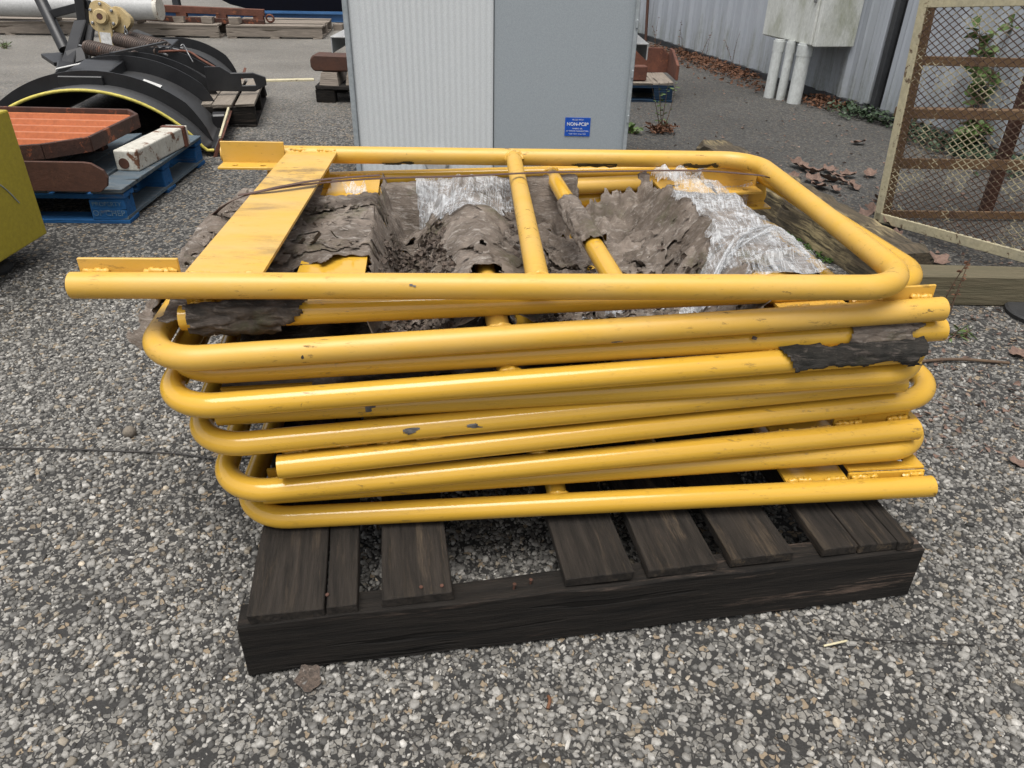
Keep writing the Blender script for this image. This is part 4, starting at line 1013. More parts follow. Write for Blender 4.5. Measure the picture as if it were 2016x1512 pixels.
outl = [(.10*math.cos(a)*(1+.10*math.cos(3*a+.5)), .10*math.sin(a)*(1+.10*math.cos(3*a+.5))) for a in np.linspace(0, 2*math.pi, 40, False)]
obj('hoist_body', MB().plate(outl, .05, hc, hx, hu), M['cream'], T3, bevel=.008, seg=2)
outl = [(.085*math.cos(a)*(1+.08*math.cos(4*a)), .085*math.sin(a)*(1+.08*math.cos(4*a))) for a in np.linspace(0, 2*math.pi, 36, False)]
obj('gear_cover', MB().plate(outl, .07, hc+hx*.085-hu*.02-hz*.05, hx, hu), M['cream'], T3, bevel=.010, seg=2)
obj('hub', MB().lathe([(0, .052), (.03, .052), (.034, .047), (.045, .045), (.045, .022), (.02, .020)], hc, hz, 24), M['cream'], T3)
obj('hub_bore', MB().lathe([(.02, .0195), (.0445, .0195)], hc, hz, 18), M['rust_dark'], T3)
lv = [(-.045, -.03), (-.052, -.40), (.03, -.40), (.052, -.22), (.052, -.03)]
obj('lever', MB().plate(lv[::1], .035, hc+hz*.012, hx, hu), M['cream'], T3, bevel=.006, seg=2)
obj('lever_grip', MB().plate([(-.054, -.47), (.027, -.47), (.031, -.402), (-.051, -.402)], .038, hc+hz*.013, hx, hu), M['rubber'], T3, bevel=.006)
ip = obj('instruction_plate', MB().plate([(-.036, -.24), (.028, -.24), (.040, -.20), (.040, -.105), (-.034, -.10)], .002, hc+hz*.0145, hx, hu), M['paper_white'], T3)
for k in range(6):
    an = k*math.pi/3+.5
    obj('bolt', MB().lathe([(0, .011), (.008, .011), (.012, .007)], hc+hx*.083*math.cos(an)+hu*.083*math.sin(an), hz, 10), M['steel'], T3)
mb = MB()
for k in range(5):
    c = hc+hx*.135-hu*(.075+.024*k)-hz*.03; X_ = hx if k % 2 else hz; ring = [c+hu*.019*math.cos(a)+X_*.010*math.sin(a) for a in np.linspace(0, 2*math.pi, 13)]
    mb.tube(ring, .0042, 6, cap=False)
obj('chain', mb, M['steel'], T3)
# bracket with an eye and the rusty tie rod over the blade
o_ = [(.0, -.05), (.30, -.06), (.38, -.02), (.38, .03), (.30, .06), (.16, .06), (.10, .10), (0, .10)]
bo = pp(1.05, .90, .02)+V(0, 0, .13)
obj('tow_bracket', MB().plate(o_, .02, bo-wa*.05, wa, V(0, 0, 1), [[(.22, -.02), (.22, .025), (.30, .025), (.31, -.02)]]), M['plow'], T, bevel=.003)
obj('tie_rod', MB().tube(spline([PY(312, 102, 5.6), PY(368, 101, 5.7), PY(398, 118, 5.6), PY(452, 149, 5.4)]), .008, 8), M['rust'], T)
obj('twisted_wire', MB().tube(spline([PY(360, 96, 5.7)+V(.01*math.sin(i*2.4), .01*math.cos(i*1.9), .004*i) for i in range(7)]+[PY(372, 108, 5.68), PY(380, 122, 5.6)]), .004, 6), M['steel'], T)
# dark pallet under the blade
pallet('small black pallet with a grey top board under the right edge of the plow', (-2.06, 5.40, 0), math.radians(13), .50, 1.0, .145, M['black_wood'], M['grey_board'], 4, blocks=False, gap=.10)
# ------------------------------------------------------------------ far left: pallets with long steel
GPAL = 'grey weathered pallets along the back of the yard'
pallet('grey weathered pallet under the white steel pole, farthest left', (-6.05, 9.95, 0), math.radians(8), 1.5, 1.0, .15, M['grey_wood'], M['grey_wood'], 5, GPAL, False, gap=.3, board_axis='x')
pallet('grey weathered pallet under the rusty twin channels', (-4.17, 10.05, 0), math.radians(3), 1.15, 1.0, .15, M['grey_wood'], M['grey_wood'], 6, GPAL, False, gap=.3, board_axis='x')
pallet('grey weathered pallet with white wrap scraps, beside the grey cabinet', (-2.98, 10.15, 0), math.radians(6), 1.12, 1.0, .14, M['grey_wood'], M['grey_wood'], 6, GPAL, False, gap=.3, board_axis='x')
T = thing('channel_pair', 'rusty pair of steel channels with eye hooks lying across the grey pallet', 'steel channels', (-3.8, 9.85, .2))
ca, cb = V(-4.47, 9.72, .30), V(-3.10, 9.92, .255)
obj('channel', MB().bar(ca, cb, .08, .075), M['rust'], T, bevel=.004)
obj('channel', MB().bar(ca+V(.02, -.03, -.105), cb+V(0, -.03, -.105), .08, .06), M['rust_frame'], T, bevel=.004)
for f in (.04, .31, .64, .95): obj('spacer', MB().box(ca+(cb-ca)*f+V(0, -.01, -.055), .12, .06, .05), M['rust'], T)
for q, sg in ((ca, -1), (cb, 1)):
    ring = [q+V(sg*.06, 0, -.06)+V(.045*math.cos(a), -.01*math.sin(a), .04*math.sin(a)) for a in np.linspace(0, 2*math.pi, 15)]
    obj('eye_hook', MB().tube(ring, .012, 8, cap=False), M['rust'], T)
for k, x in enumerate((-4.05, -3.72, -3.40)):
    tag(obj('wood_block', MB().box((x, 9.72, .152+.033), .12, .12, .064, jit=.004), M['grey_wood'], None, loc=(x, 9.72, .152)),
        'short grey wood block between the pallet and the rusty channels', 'wood block', 'wood blocks under the rusty channels')
a, b = V(-7.2, 9.55, .30), V(-4.16, 9.45, .31)
T = thing('steel_pole', 'long white steel pole lying on pallets at the far left', 'pole', (-5.6, 9.5, .19))
obj('pole_tube', MB().tube([a+(b-a)*f for f in np.linspace(0, 1, 6)], .115, 28), M['white_steel'], T)
obj('pole_lip', MB().bar(a+V(0, -.03, .115), b+V(0, -.03, .115), .05, .018), M['white_steel'], T)
obj('end_band', MB().tube([b-V(.035, 0, 0), b+V(.012, 0, 0)], .119, 28), M['white_rust'], T)
for k, x in enumerate((-6.4, -5.5, -4.5)):
    tag(obj('wood_block', MB().box((x, 9.56, .152+.015), .10, .25, .030), M['grey_wood'], None, loc=(x, 9.56, .152)), 'flat grey wood block under the white pole', 'wood block', 'wood blocks under the white pole')
for k in range(3):
    a = V(-4.9, 10.75+.12*k, .13+.0*k); b = V(-.9, 10.95+.12*k, .14)
    mb = MB(); mb.bar(a+V(0, 0, .045), b+V(0, 0, .045), .07, .012); mb.bar(a-V(0, 0, .045), b-V(0, 0, .045), .07, .012); mb.bar(a, b, .012, .076)
    tag(obj('steel_beam', mb, M['blue_steel'], None, loc=(a+b)/2), 'long blue painted steel beam lying behind the grey pallets', 'steel beam', 'blue steel beams behind the pallets')
# beam supports resting on the ground
for x in (-4.4, -2.4, -1.2):
    tag(obj('timber_bearer', MB().box((x, 10.95, .037), .12, .5, .074), M['grey_wood'], None, loc=(x, 10.95, 0)), 'timber bearer under the blue steel beams', 'timber', 'timber bearers under the blue beams')
mb = MB(); prof = [(-4.75, 1.6), (-4.72, .62), (-4.50, .36), (-4.15, .20), (-3.70, .10), (-3.2, .075), (-.2, .07), (-.2, 1.6)]
mb.plate([(x, z) for x, z in prof], 1.6, (0, 11.75, 0), (1, 0, 0), (0, 0, 1))
T = thing('steel_tank', 'dark navy steel tank with a curved lower corner at the back of the yard', 'tank', (-2.4, 12.5, 0))
obj('tank_shell', mb, M['navy'], T, bevel=.03, seg=3)
for x in (-3.0, -1.0): obj('skid', MB().box((x, 12.5, .034), .2, 1.4, .068), M['flash'], T)
for x in (-5.05, -4.72): tag(obj('steel_post', MB().bar((x, 11.3, 0), (x, 11.3, 1.4), .09, .09, up=(1, 0, 0)), M['flash'], None, loc=(x, 11.3, 0), bevel=.006), 'dark upright steel post at the back behind the white pole', 'post', 'dark posts behind the white pole')
# ------------------------------------------------------------------ left and right of the cabinet
pallet('black pallet with wood chocks and a rusty plate, left of the cabinet', (-1.02, 6.30, 0), 0, 1.02, .95, .115, M['black_wood'], M['black_wood'], 6, blocks=True, gap=.25, board_axis='x', bottom=False)
for x in (-1.42, -1.22, -.75):
    tag(obj('wood_chock', MB().box((x, 6.0, .117+.045), .14, .30, .088, taper=.85, jit=.003), M['grey_wood'], None, loc=(x, 6.0, .117)), 'grey wood chock under the rusty plate left of the cabinet', 'wood block', 'wood chocks under the rusty plate')
out = [(0, .03), (.02, 0), (.95, 0), (.95, .10), (.03, .115), (0, .085)]
tag(obj('steel_plate', MB().plate(out, .16, (-1.555, 5.90, .209), (1, 0, 0), (0, 0, 1)), M['rust_dark'], None, loc=(-1.1, 5.98, .209), bevel=.01), 'thick dark rusty steel plate with a rounded end, left of the cabinet', 'steel plate')
pallet('dark blue pallet carrying rusty channels, right of the cabinet', (.70, 6.62, 0), 0, 1.03, .95, .145, M['navy_wood'], M['grey_board'], 6, blocks=True, gap=.12)
T = thing('channel_bracket', 'rusty brown steel channel with an angled end on the dark blue pallet', 'steel channel', (.8, 6.4, .147))
obj('channel_web', MB().plate([(0, 0), (1.02, 0), (1.02, .12), (.93, .19), (0, .19)], .02, (.25, 6.66, .147), (1, 0, 0), (0, 0, 1)), M['rust'], T, bevel=.004)
obj('end_plate', MB().plate([(0, 0), (.40, 0), (.40, .19), (.30, .19), (0, .11)], .022, (1.262, 6.26, .147), (0, 1, 0), (0, 0, 1)), M['rust'], T, bevel=.004)
obj('angle_stub', MB().bar((.78, 6.24, .20), (1.0, 6.26, .20), .09, .105), M['rust'], T, bevel=.006)
# ------------------------------------------------------------------ building
WT = nrm(V(.2185, -.976, 0)); WN = V(WT[1], -WT[0], 0); W0 = V(1.607, 10.62, 0)    # WN faces the yard
T = thing('building_wall', 'pale blue-grey ribbed metal siding wall with dark flashing at its foot', 'building', W0+WT*4)
def wl(s, d=0.0, z=0.0): return W0+WT*s+WN*d+V(0, 0, z)
def siding(s0, s1, zb, zt, d0=0.0):
    mb = MB(); s = s0; prof = []
    while s < s1:
        for ds, dd in ((0, 0), (.045, 0), (.065, .006), (.085, 0), (.150, 0), (.170, .006), (.19, 0), (.218, 0), (.242, .034), (.280, .034), (.3045, 0)):
            if s+ds <= s1: prof.append((s+ds, dd))
        s += .305
    for (s_, dd) in prof: mb.v += [tuple(wl(s_, d0+dd, zb)), tuple(wl(s_, d0+dd, zt)), tuple(wl(s_, d0+dd-.004, zb)), tuple(wl(s_, d0+dd-.004, zt))]
    for i in range(len(prof)-1):
        a = i*4; mb.f += [(a, a+1, a+5, a+4), (a+2, a+6, a+7, a+3), (a, a+4, a+6, a+2)]; mb.smooth += [False]*3
    return mb
def siding_mat():
    m, ntree, b = mat_base('ribbed_siding'); n = N(ntree); v = n.coord((1, 1, 1)); vs = n.coord((3.2, 3.2, .35))
    f = n.noise(v, 1.6, 4); st = n.noise(vs, 4.0, 8, .72, .3); g = n.noise(v, 26, 6, .75)
    geo = n.new('ShaderNodeNewGeometry'); xyz = n.new('ShaderNodeSeparateXYZ'); n.link(geo.outputs['Position'], xyz.inputs[0])
    c = n.mix(n.ramp(f, .3, .7), (.345, .37, .405), (.385, .408, .44))
    low = n.ramp(n.math('ADD', n.math('MULTIPLY', xyz.outputs['Z'], -.8), n.math('MULTIPLY', st, 1.2)), .28, .72)    # algae climbs from the wet foot of the wall
    c = n.mix(n.math('MULTIPLY', n.math('MULTIPLY', low, n.ramp(n.math('ADD', n.math('MULTIPLY', g, .5), n.math('MULTIPLY', st, .6)), .42, .66)), .85), c, (.13, .14, .085))
    c = n.mix(n.math('MULTIPLY', n.ramp(st, .60, .74), .4), c, (.25, .26, .24))
    n.link(c, b.inputs['Base Color']); b.inputs['Roughness'].default_value = .55
    n.link(n.bump(g, .12, .003), b.inputs['Normal']); return m
M['siding'] = siding_mat()
SC = 4.90    # seam beside the meter box
obj('siding', siding(-2.2, SC-.06, .05, 3.4), M['siding'], T)
obj('siding', siding(SC+.06, 12.5, .05, 3.4), M['siding'], T)
obj('corner_trim', MB().box(wl(SC, .012, 1.7), .05, .05, 3.3, WT, WN, V(0, 0, 1)), M['flash'], T, bevel=.004)
obj('corner_trim', MB().box(wl(SC-.075, .018, 1.72), .055, .045, 3.3, WT, WN, V(0, 0, 1)), M['siding'], T, bevel=.004)
mb = MB(); m = 40
obj('base_flashing', MB().bar(wl(-2.2, .01, .028), wl(12.5, .01, .028), .06, .055), M['flash'], T)
ribbon(spline([wl(3.6, .06, .012), wl(4.3, .075, .02), wl(4.75, .06, .045), wl(5.1, .085, .025), wl(5.6, .09, .055), wl(6.1, .08, .03), wl(6.5, .10, .04)]), .055, .006, M['flash'], 'loose_flashing', 'strip of loose black flashing along the foot of the wall', 'flashing')
obj('wall_core', MB().box(wl(5.15, -.16, 1.7), 14.7, .28, 3.4, WT, WN, V(0, 0, 1)), M['flash'], T)
tag(obj('steel_rod', MB().tube([wl(.35, .09, 0.0), wl(-.05, .05, 2.0)], .018, 10), M['rust_dark'], None, loc=wl(.35, .09)), 'thin dark rod leaning on the wall behind the cabinet', 'rod')
# meter box on the wall
bs0, bs1, bd, bz0, bz1 = 3.72, 4.52, .33, .425, 1.35
T = thing('meter_box', 'stained white electrical box on the siding wall with pipes below', 'electrical box', wl((bs0+bs1)/2, bd/2, bz0))
obj('box_shell', MB().box(wl((bs0+bs1)/2, bd/2+.034, (bz0+bz1)/2), bs1-bs0, bd, bz1-bz0, WT, WN, V(0, 0, 1)), M['box_white'], T, bevel=.006, seg=2)
dd = obj('box_door', MB().box(wl((bs0+bs1)/2-.012, bd+.044, (bz0+bz1)/2+.004), bs1-bs0-.055, .018, bz1-bz0-.01, WT, WN, V(0, 0, 1)), M['box_white'], T, bevel=.005, seg=2)
nest('handle', MB().bar(wl(bs1-.075, bd+.06, .72), wl(bs1-.075, bd+.06, .83), .02, .022, up=(1, 0, 0)), M['steel'], dd, bevel=.004)
nest('hinge', MB().box(wl(bs0+.006, bd+.052, .78), .012, .012, .06, WT, WN, V(0, 0, 1)), M['steel'], dd)
for px, r in ((1513, .042), (1536, .036), (1562, .054)):
    g0 = P(px, 192 if px < 1530 else 196 if px < 1550 else 203)
    tp = g0+V(.012, .02, bz0+.012)
    mb = MB().tube([g0-V(0, 0, .02), g0+(tp-g0)*.5, tp], r, 24); mb.tube([tp-V(0, 0, .09), tp-V(0, 0, .012)], r*1.12, 24)
    obj('conduit', mb, M['pvc'], T)
# ------------------------------------------------------------------ timbers
td = nrm(V(.205, -.979, 0)); tn = V(-td[1], td[0], 0); far = V(.985, 4.17, 0)
mb = MB(); ns = 34; LT = 1.70
for i in range(ns+1):
    c = far+td*LT*i/ns; w = .195; wob = rng.normal(0, .004, 8); e = .015 if i not in (0, ns) else .03
    sec = [(0, .002), (0, .115), (e, .150), (w-e, .152), (w, .118), (w, .002)]
    for q, (aa, zz) in enumerate(sec): mb.v.append(tuple(c+tn*(aa+wob[q])+td*(wob[6]*2 if i in (0, ns) else 0)+V(0, 0, zz+wob[(q+2) % 6]*(1 if zz > .01 else 0))))
for i in range(ns):
    for q in range(6): mb.f.append((i*6+q, i*6+(q+1) % 6, i*6+6+(q+1) % 6, i*6+6+q)); mb.smooth.append(False)
mb.f += [tuple(range(6))[::-1], tuple(ns*6+q for q in range(6))]; mb.smooth += [False]*2
tag(obj('timber_beam', mb, M['tie_wood'], None, loc=far), 'rotten old timber lying along the right side of the frame stack', 'timber')
tag(obj('timber_beam', MB().box((2.32, 2.458, .057), 1.96, .095, .112, nrm(V(1, .003, 0)), (0, 1, 0), (0, 0, 1), jit=.002), M['new_timber'], None, loc=(2.3, 2.46, 0), bevel=.004), 'smooth greenish square timber under the mesh cage at right', 'timber')
# ------------------------------------------------------------------ mesh cage
T = thing('mesh_cage', 'rusty expanded mesh cage with pale yellow frame leaning at the right edge', 'cage', (1.9, 3.0, 0))
c00, c10, c01, c11 = V(1.658, 3.30, .03), V(2.10, 2.30, .125), V(1.598, 3.30, .905), V(2.02, 2.30, 1.0)
def pan(u_, v_): return (c00*(1-u_)*(1-v_)+c10*u_*(1-v_)+c01*(1-u_)*v_+c11*u_*v_)
PN = nrm(np.cross(c10-c00, c01-c00)); PN = PN*(-1 if PN[1] > 0 else 1)
Wd, Hd = np.linalg.norm(c10-c00), np.linalg.norm(c01-c00); mb = MB(); du, dv = .040/Wd, .027/Hd
for sg in (1, -1):
    K = int(1/du+1/dv)+2
    for k in range(-K, K):
        pts = []
        for i in range(61):
            u_ = i/60; v_ = (k+(u_/du if sg > 0 else -u_/du))*dv
            if 0.0 <= v_ <= 1.0: pts.append((u_, v_))
        if len(pts) > 1:
            for j in range(0, len(pts)-1, 6):
                a, b = pts[j], pts[min(j+6, len(pts)-1)]
                mb.bar(pan(*a)+PN*.001*sg, pan(*b)+PN*.001*sg, .0032, .0022, up=PN)
obj('mesh_panel', mb, M['cage_mesh'], T)
def rail(a, b, w, h, mat, up=(0, 0, 1), name='frame_rail'): return obj(name, MB().bar(a, b, w, h, up=up), M[mat], T, bevel=.002)
rail(pan(0, -.02), pan(0, 1.02), .038, .012, 'cage_yellow', PN, 'corner_post'); rail(pan(.022, 0)-PN*.02, pan(.022, 1)-PN*.02, .010, .04, 'cage_rail', PN, 'corner_post')
rail(pan(-.01, 0), pan(1, 0), .042, .012, 'cage_yellow', PN); rail(pan(-.01, 1.0), pan(1, 1.0), .042, .012, 'cage_yellow', PN)
rail(pan(.99, 0), pan(.99, 1), .044, .012, 'cage_yellow', PN, 'corner_post')
for z, h in ((.685, .036), (.478, .040), (.262, .045), (.03, .035)):
    x0 = 1.66-.06*z/.9+.006
    rail((x0, 3.345, z), (2.95, 3.40, z-.004), .012 if z != .478 else .05, h, 'cage_rail')
rail((2.245, 3.47, 0), (2.21, 3.44, .98), .045, .045, 'rust_dark', (1, 0, 0), 'rear_post')
rail((2.94, 3.45, 0), (2.93, 3.45, .98), .045, .045, 'rust_dark', (1, 0, 0), 'rear_post')
rail((1.60, 3.335, .93), (2.95, 3.40, .93), .04, .04, 'cage_rail')
tag(obj('rubber_disc', MB().lathe([(0.001, .118), (.014, .120), (.020, .112)], (1.84, 2.335, 0), (0, 0, 1), 32), M['rubber'], None, loc=(1.84, 2.335, 0)), 'flat black round disc lying before the greenish timber', 'disc')
# ------------------------------------------------------------------ plants, leaves, small litter
def leafquad(mb, c, L, w, ax, nr, curl=.3):
    ax = nrm(ax); s_ = nrm(np.cross(nr, ax)); up = np.cross(ax, s_)
    P_ = [c, c+ax*L*.35+s_*w*.5+up*curl*w*.3, c+ax*L*.75+s_*w*.35+up*curl*w*.1, c+ax*L-up*curl*w*.4, c+ax*L*.75-s_*w*.35+up*curl*w*.1, c+ax*L*.35-s_*w*.5+up*curl*w*.3, c+ax*L*.5-up*curl*w*.12]
    mb.add(P_, [(0, 1, 6), (1, 2, 6), (2, 3, 6), (3, 4, 6), (4, 5, 6), (5, 0, 6)])
def rdir(zmin=-1, zmax=1):
    a = rng.uniform(0, 2*math.pi); z = rng.uniform(zmin, zmax); r = math.sqrt(max(0, 1-z*z)); return V(r*math.cos(a), r*math.sin(a), z)
mb = MB()                                                    # dead brown weeds along the wall
for i in range(5200):
    s_ = rng.uniform(-1.2, 4.75); d = abs(rng.normal(0, .20 if s_ < 4 else .12))+.06
    if fbm(np.array([[s_*1.3, d*2, 3.0]]), 3)[0] < -.12: continue
    c = wl(s_, d, 0.0); h = rng.uniform(.02, .13)*(1.3 if rng.random() < .08 else 1)*max(.3, 1-d*1.3)
    if rng.random() < .45: leafquad(mb, c+V(0, 0, rng.uniform(.003, .05)), rng.uniform(.02, .055), rng.uniform(.012, .03), rdir(-.2, .5), rdir(.3, 1), .6)
    else:
        a1 = rdir(.15, 1); q = c+a1*h; w = perp(a1)[0]*.0022; mb.add([c-w, c+w, q+w*.4, q-w*.4], [(0, 1, 2, 3)])
tag(obj('dead_weeds', mb, M['leaf_rust'], None, loc=wl(2, .2)), 'brown dead weeds and leaves heaped along the foot of the wall', 'weeds', kind='stuff')
mb = MB()
for i in range(2300):
    s_ = rng.uniform(3.75, 6.6); d = abs(rng.normal(0, .13))+.10
    if fbm(np.array([[s_*2.2, d*3, 7.0]]), 3)[0] < -.05: continue
    c = wl(s_, d, rng.uniform(.01, .085)); leafquad(mb, c, rng.uniform(.018, .04), rng.uniform(.016, .034), rdir(-.3, .3), rdir(.5, 1), .4)
tag(obj('ivy', mb, M['ivy'], None, loc=wl(5, .15)), 'dark green ivy creeping along the wall below the electrical box', 'ivy', kind='stuff')
def weed(name, label, c, h, n, spread, leafmat, ll, lw, cat='plant', dense=9, tuft=0, group=None):
    c = np.array(c, float); T = thing(name, label, cat, c, group); st = MB(); lf = MB(); tf = MB()
    for k in range(n):
        d = nrm(V(rng.normal(0, spread), rng.normal(0, spread), 1)); hh = h*rng.uniform(.55, 1); b0 = c+V(rng.normal(0, .015), rng.normal(0, .015), -.005)
        bend = rdir(-.2, .2)*hh*.18; pts = [b0+d*hh*f+bend*f*f for f in np.linspace(0, 1, 7)]
        st.tube(pts, [.0035*(1-.7*f) for f in np.linspace(0, 1, 7)], 5)
        for j in range(dense):
            f = rng.uniform(.15, 1.0); q = b0+d*hh*f+bend*f*f; leafquad(lf, q, ll*rng.uniform(.5, 1.1), lw*rng.uniform(.6, 1.1), rdir(-.3, .6), rdir(.3, 1), .4)
    for k in range(tuft):
        q = c+V(rng.normal(0, .042), rng.normal(0, .035), rng.uniform(.004, .045)); leafquad(tf, q, rng.uniform(.02, .05), rng.uniform(.008, .02), rdir(-.1, .7), rdir(.2, 1), .6)
    obj('stem', st, M['stem'], T); obj('foliage', lf, M[leafmat], T)
    if tuft: obj('dead_tuft', tf, M['leaf_rust'], T)
    return T
weed('weed', 'tall thin weed with a brown dead tuft, right of the cabinet', P(1302, 262), .42, 5, .22, 'green', .035, .012, 'weed', 12, 170)
weed('weed', 'low bright green weed close to the right edge of the cabinet', P(1243, 262), .07, 9, .7, 'green', .05, .025, 'weed', 6)
weed('bush', 'leafy green bush behind the mesh cage against the wall', P(1888, 300), .26, 14, .45, 'green', .075, .055, 'bush', 10)
weed('climbing_weed', 'tall leafy weed climbing the wall behind the mesh cage', P(1905, 292)+V(.0, .02, 0), .80, 7, .16, 'green', .10, .075, 'plant', 14)
weed('climbing_weed', 'small vine with few leaves on the wall left of the mesh cage', wl(5.45, .10), .30, 3, .15, 'green', .05, .04, 'plant', 4)
weed('weed', 'small green seedling near the right end of the frames', P(1880, 660), .05, 7, .6, 'green', .045, .009, 'weed', 3)
weed('weed', 'dry brown stalk standing before the greenish timber', P(1862, 615), .24, 2, .10, 'leaf_rust', .018, .006, 'weed', 26)
weed('grass_tuft', 'low green grass tuft on the asphalt at far left', P(10, 95), .10, 16, .8, 'green', .06, .010, 'grass', 3)
for k, s_ in enumerate((.9, 1.6, 2.2, 2.9)):
    weed('dry_stalk', 'dry brown weed stalk at the foot of the wall', wl(s_, .16), rng.uniform(.25, .42), 2, .08, 'leaf_rust', .022, .009, 'weed', 14, group='dry stalks along the wall')
# fallen leaves
def dead_leaf(seed):
    r_ = np.random.default_rng(seed); mb = MB(); nr_, na_ = 4, 18; vs = [(0, 0, .004)]
    lob = 1+.13*np.cos(np.linspace(0, 2*math.pi, na_, False)*5)+r_.normal(0, .06, na_)
    for i in range(1, nr_+1):
        for j in range(na_):
            a = 2*math.pi*j/na_; r = .055*i/nr_*(lob[j] if i > 1 else 1)
            x, y = r*math.cos(a)*1.25, r*math.sin(a); vs.append((x, y, .006+9*y*y*(1 if seed % 2 else .5)+3.5*x*x*r_.uniform(.4, 1.2)+.004*math.sin(5*a+seed)))
    fs = [(0, 1+j, 1+(j+1) % na_) for j in range(na_)]
    for i in range(nr_-1):
        for j in range(na_): fs.append((1+i*na_+j, 1+(i+1)*na_+j, 1+(i+1)*na_+(j+1) % na_, 1+i*na_+(j+1) % na_))
    mb.add(vs, fs, True); return mb
GL = 'fallen leaves on the asphalt beside the timber'; LL = 'curled brown dead leaf lying on the asphalt near the old timber'
protos = []
for sd in range(3):
    o_ = obj('dead_leaf', dead_leaf(sd+1), M['leaf'], None); tag(o_, LL, 'leaf', GL); protos.append(o_)
spots = [(1605, 345), (1628, 358), (1585, 338), (1640, 378), (1612, 372), (1655, 362), (1676, 372), (1690, 285), (1712, 348), (1570, 330), (1718, 418), (1735, 400), (1760, 470), (1752, 448), (1775, 500), (1800, 515), (1648, 352), (1560, 352), (1668, 350), (1840, 520), (1700, 432), (1600, 360), (1632, 340)]
for i, (px, py) in enumerate(spots):
    q = P(px, py, .0)
    if i < 3: o_ = protos[i]; o_.location = tuple(q); o_.scale = (.7, .7, .7)
    else: o_ = dup(protos[i % 3], q, rng.uniform(0, 6), rng.uniform(.45, .85))
    o_.rotation_euler = (rng.normal(0, .25), rng.normal(0, .25), rng.uniform(0, 6)); o_.location.z += .012
def leaf_at(px, py, label, sc=1.0, mat=None):
    o_ = protos[1].copy(); COL.objects.link(o_); o_.location = tuple(P(px, py)); o_.location.z += .004; o_.rotation_euler = (rng.normal(0, .1), rng.normal(0, .1), rng.uniform(0, 6)); o_.scale = (sc,)*3
    o_['label'] = label
    if 'group' in o_: del o_['group']
    if mat: o_.data = o_.data.copy(); o_.data.materials[0] = M[mat]
leaf_at(610, 1340, 'dark wet leaf on the gravel under the near left corner of the pallet', .38, 'debris')
leaf_at(2000, 915, 'brown leaf on the gravel at the right edge of the yard', .3)
leaf_at(2005, 700, 'curled brown leaf below the black disc at the right edge', .5)
mb = MB()
for i in range(900):
    f = rng.random(); c = far+td*(LT*f)+tn*(-abs(rng.normal(0, .03))-.008); c[2] = rng.uniform(0, .014)
    if fbm(np.array([[f*9, 0, 2.0]]), 2)[0] < -.1: continue
    leafquad(mb, c, .014, .010, rdir(0, .8), rdir(.3, 1), .8)
tag(obj('moss', mb, M['moss'], None, loc=far), 'bright green moss growing along the foot of the old timber', 'moss', kind='stuff')
mb = MB()
for i in range(1500):
    q = P(rng.uniform(1560, 2016), rng.uniform(330, 900)) if rng.random() < .5 else P(rng.uniform(1250, 1750), rng.uniform(140, 420))
    if q[1] < 1.5 and q[0] < 1.0: continue
    if abs(q[0]-(far+td*((far[1]-q[1])/.979))[0]-.1) < .14 and 2.4 < q[1] < 4.3: continue
    if rng.random() < .5: leafquad(mb, q+V(0, 0, .006), rng.uniform(.008, .03), rng.uniform(.005, .018), rdir(-.1, .2), rdir(.6, 1), .6)
    else:
        a1 = rdir(-.03, .12)*rng.uniform(.01, .05); w = V(-a1[1], a1[0], 0)*.05; mb.add([q-w+V(0, 0, .004), q+w+V(0, 0, .004), q+a1+V(0, 0, .007)], [(0, 1, 2)])
tag(obj('leaf_litter', mb, M['leaf'], None, loc=(1.8, 3, 0)), 'scattered leaf crumbs and twigs on the asphalt at right', 'leaf litter', kind='stuff')
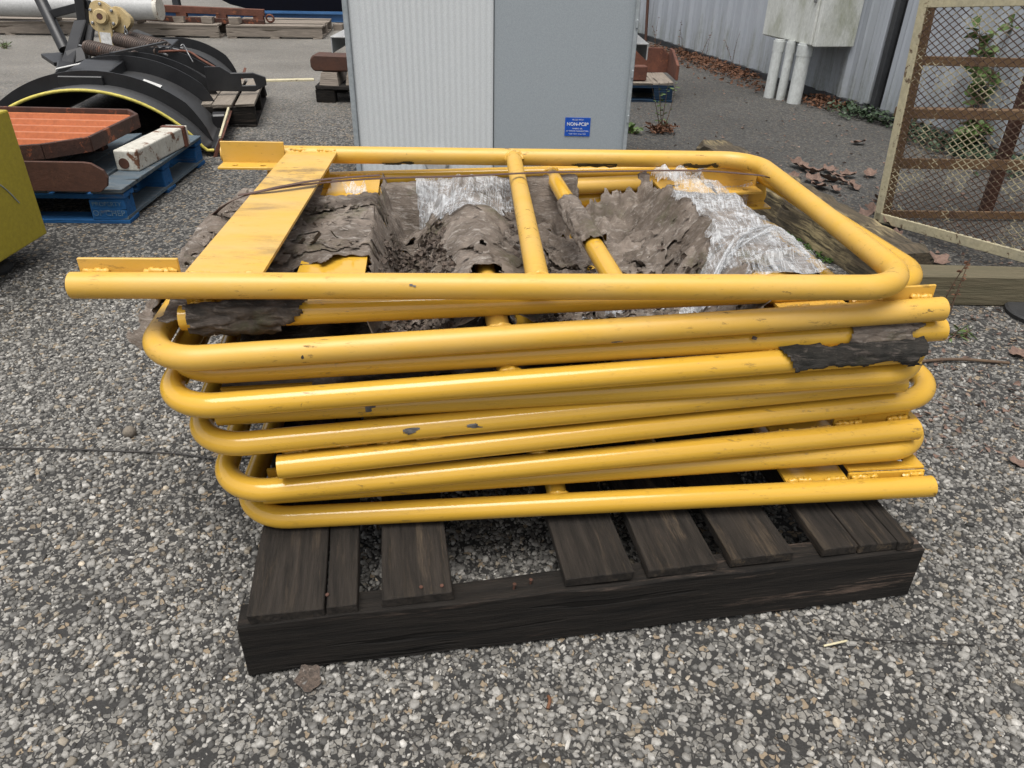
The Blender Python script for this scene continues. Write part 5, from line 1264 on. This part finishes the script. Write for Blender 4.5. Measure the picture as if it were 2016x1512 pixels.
# wires, twigs, pebbles, marks on the ground
tag(obj('wire', MB().tube(spline([P(-30, 886)+V(0, 0, .006), P(120, 889)+V(0, 0, .008), P(250, 893)+V(0, 0, .006), P(345, 898)+V(0, 0, .008), P(430, 907)+V(0, 0, .006), P(520, 902)+V(0, 0, .006)]), .0022, 6), M['wire'], None, loc=P(200, 890)), 'thin dark wire lying on the gravel left of the frame stack', 'wire')
tag(obj('wire', MB().tube(spline([P(1590, 1243)+V(0, 0, .005), P(1690, 1262)+V(0, 0, .008), P(1800, 1268)+V(0, 0, .006), P(1915, 1274)+V(0, 0, .006)]), .0013, 6), M['wire'], None, loc=P(1800, 1265)), 'thin dark wire on the gravel at the lower right', 'wire')
tag(obj('twig', MB().tube(spline([P(1620, 1276)+V(0, 0, .006), P(1650, 1272)+V(0, 0, .010), P(1665, 1266)+V(0, 0, .006)]), .0022, 6), M['cage_yellow'], None, loc=P(1640, 1272)), 'short pale straw on the gravel at the lower right', 'twig')
tag(obj('twig', MB().tube(spline([P(1790, 717)+V(0, 0, .006), P(1880, 714)+V(0, 0, .012), P(1985, 718)+V(0, 0, .006)]), .005, 8), M['stem'], None, loc=P(1880, 715)), 'brown twig on the asphalt right of the frame stack', 'twig')
tag(obj('twig', MB().tube(spline([P(1078, 1400)+V(0, 0, .006), P(1082, 1385)+V(0, 0, .009), P(1079, 1375)+V(0, 0, .006)]), .003, 6), M['leaf_rust'], None, loc=P(1080, 1388)), 'tiny brown twig on the gravel below the pallet middle', 'twig')
bmq = bmesh.new(); bmesh.ops.create_icosphere(bmq, subdivisions=2, radius=.016)
mb = MB(); mb.add([V(*v.co)*(1+.25*float(vnoise(np.array([[v.co.x*60, v.co.y*60, v.co.z*60]]))[0])) + P(257, 858)+V(0, 0, .010) for v in bmq.verts], [tuple(v.index for v in f.verts) for f in bmq.faces], True); bmq.free()
tag(obj('pebble', mb, M['stone'], None, loc=P(257, 858)), 'brown pebble on the gravel left of the frame stack', 'pebble')
tag(obj('wood_strip', MB().bar(P(522, 160)+V(0, 0, .006), P(618, 158)+V(0, 0, .006), .08, .012), M['cage_yellow'], None, loc=P(570, 159)), 'pale thin wood strip flat on the asphalt behind the plow', 'wood strip')
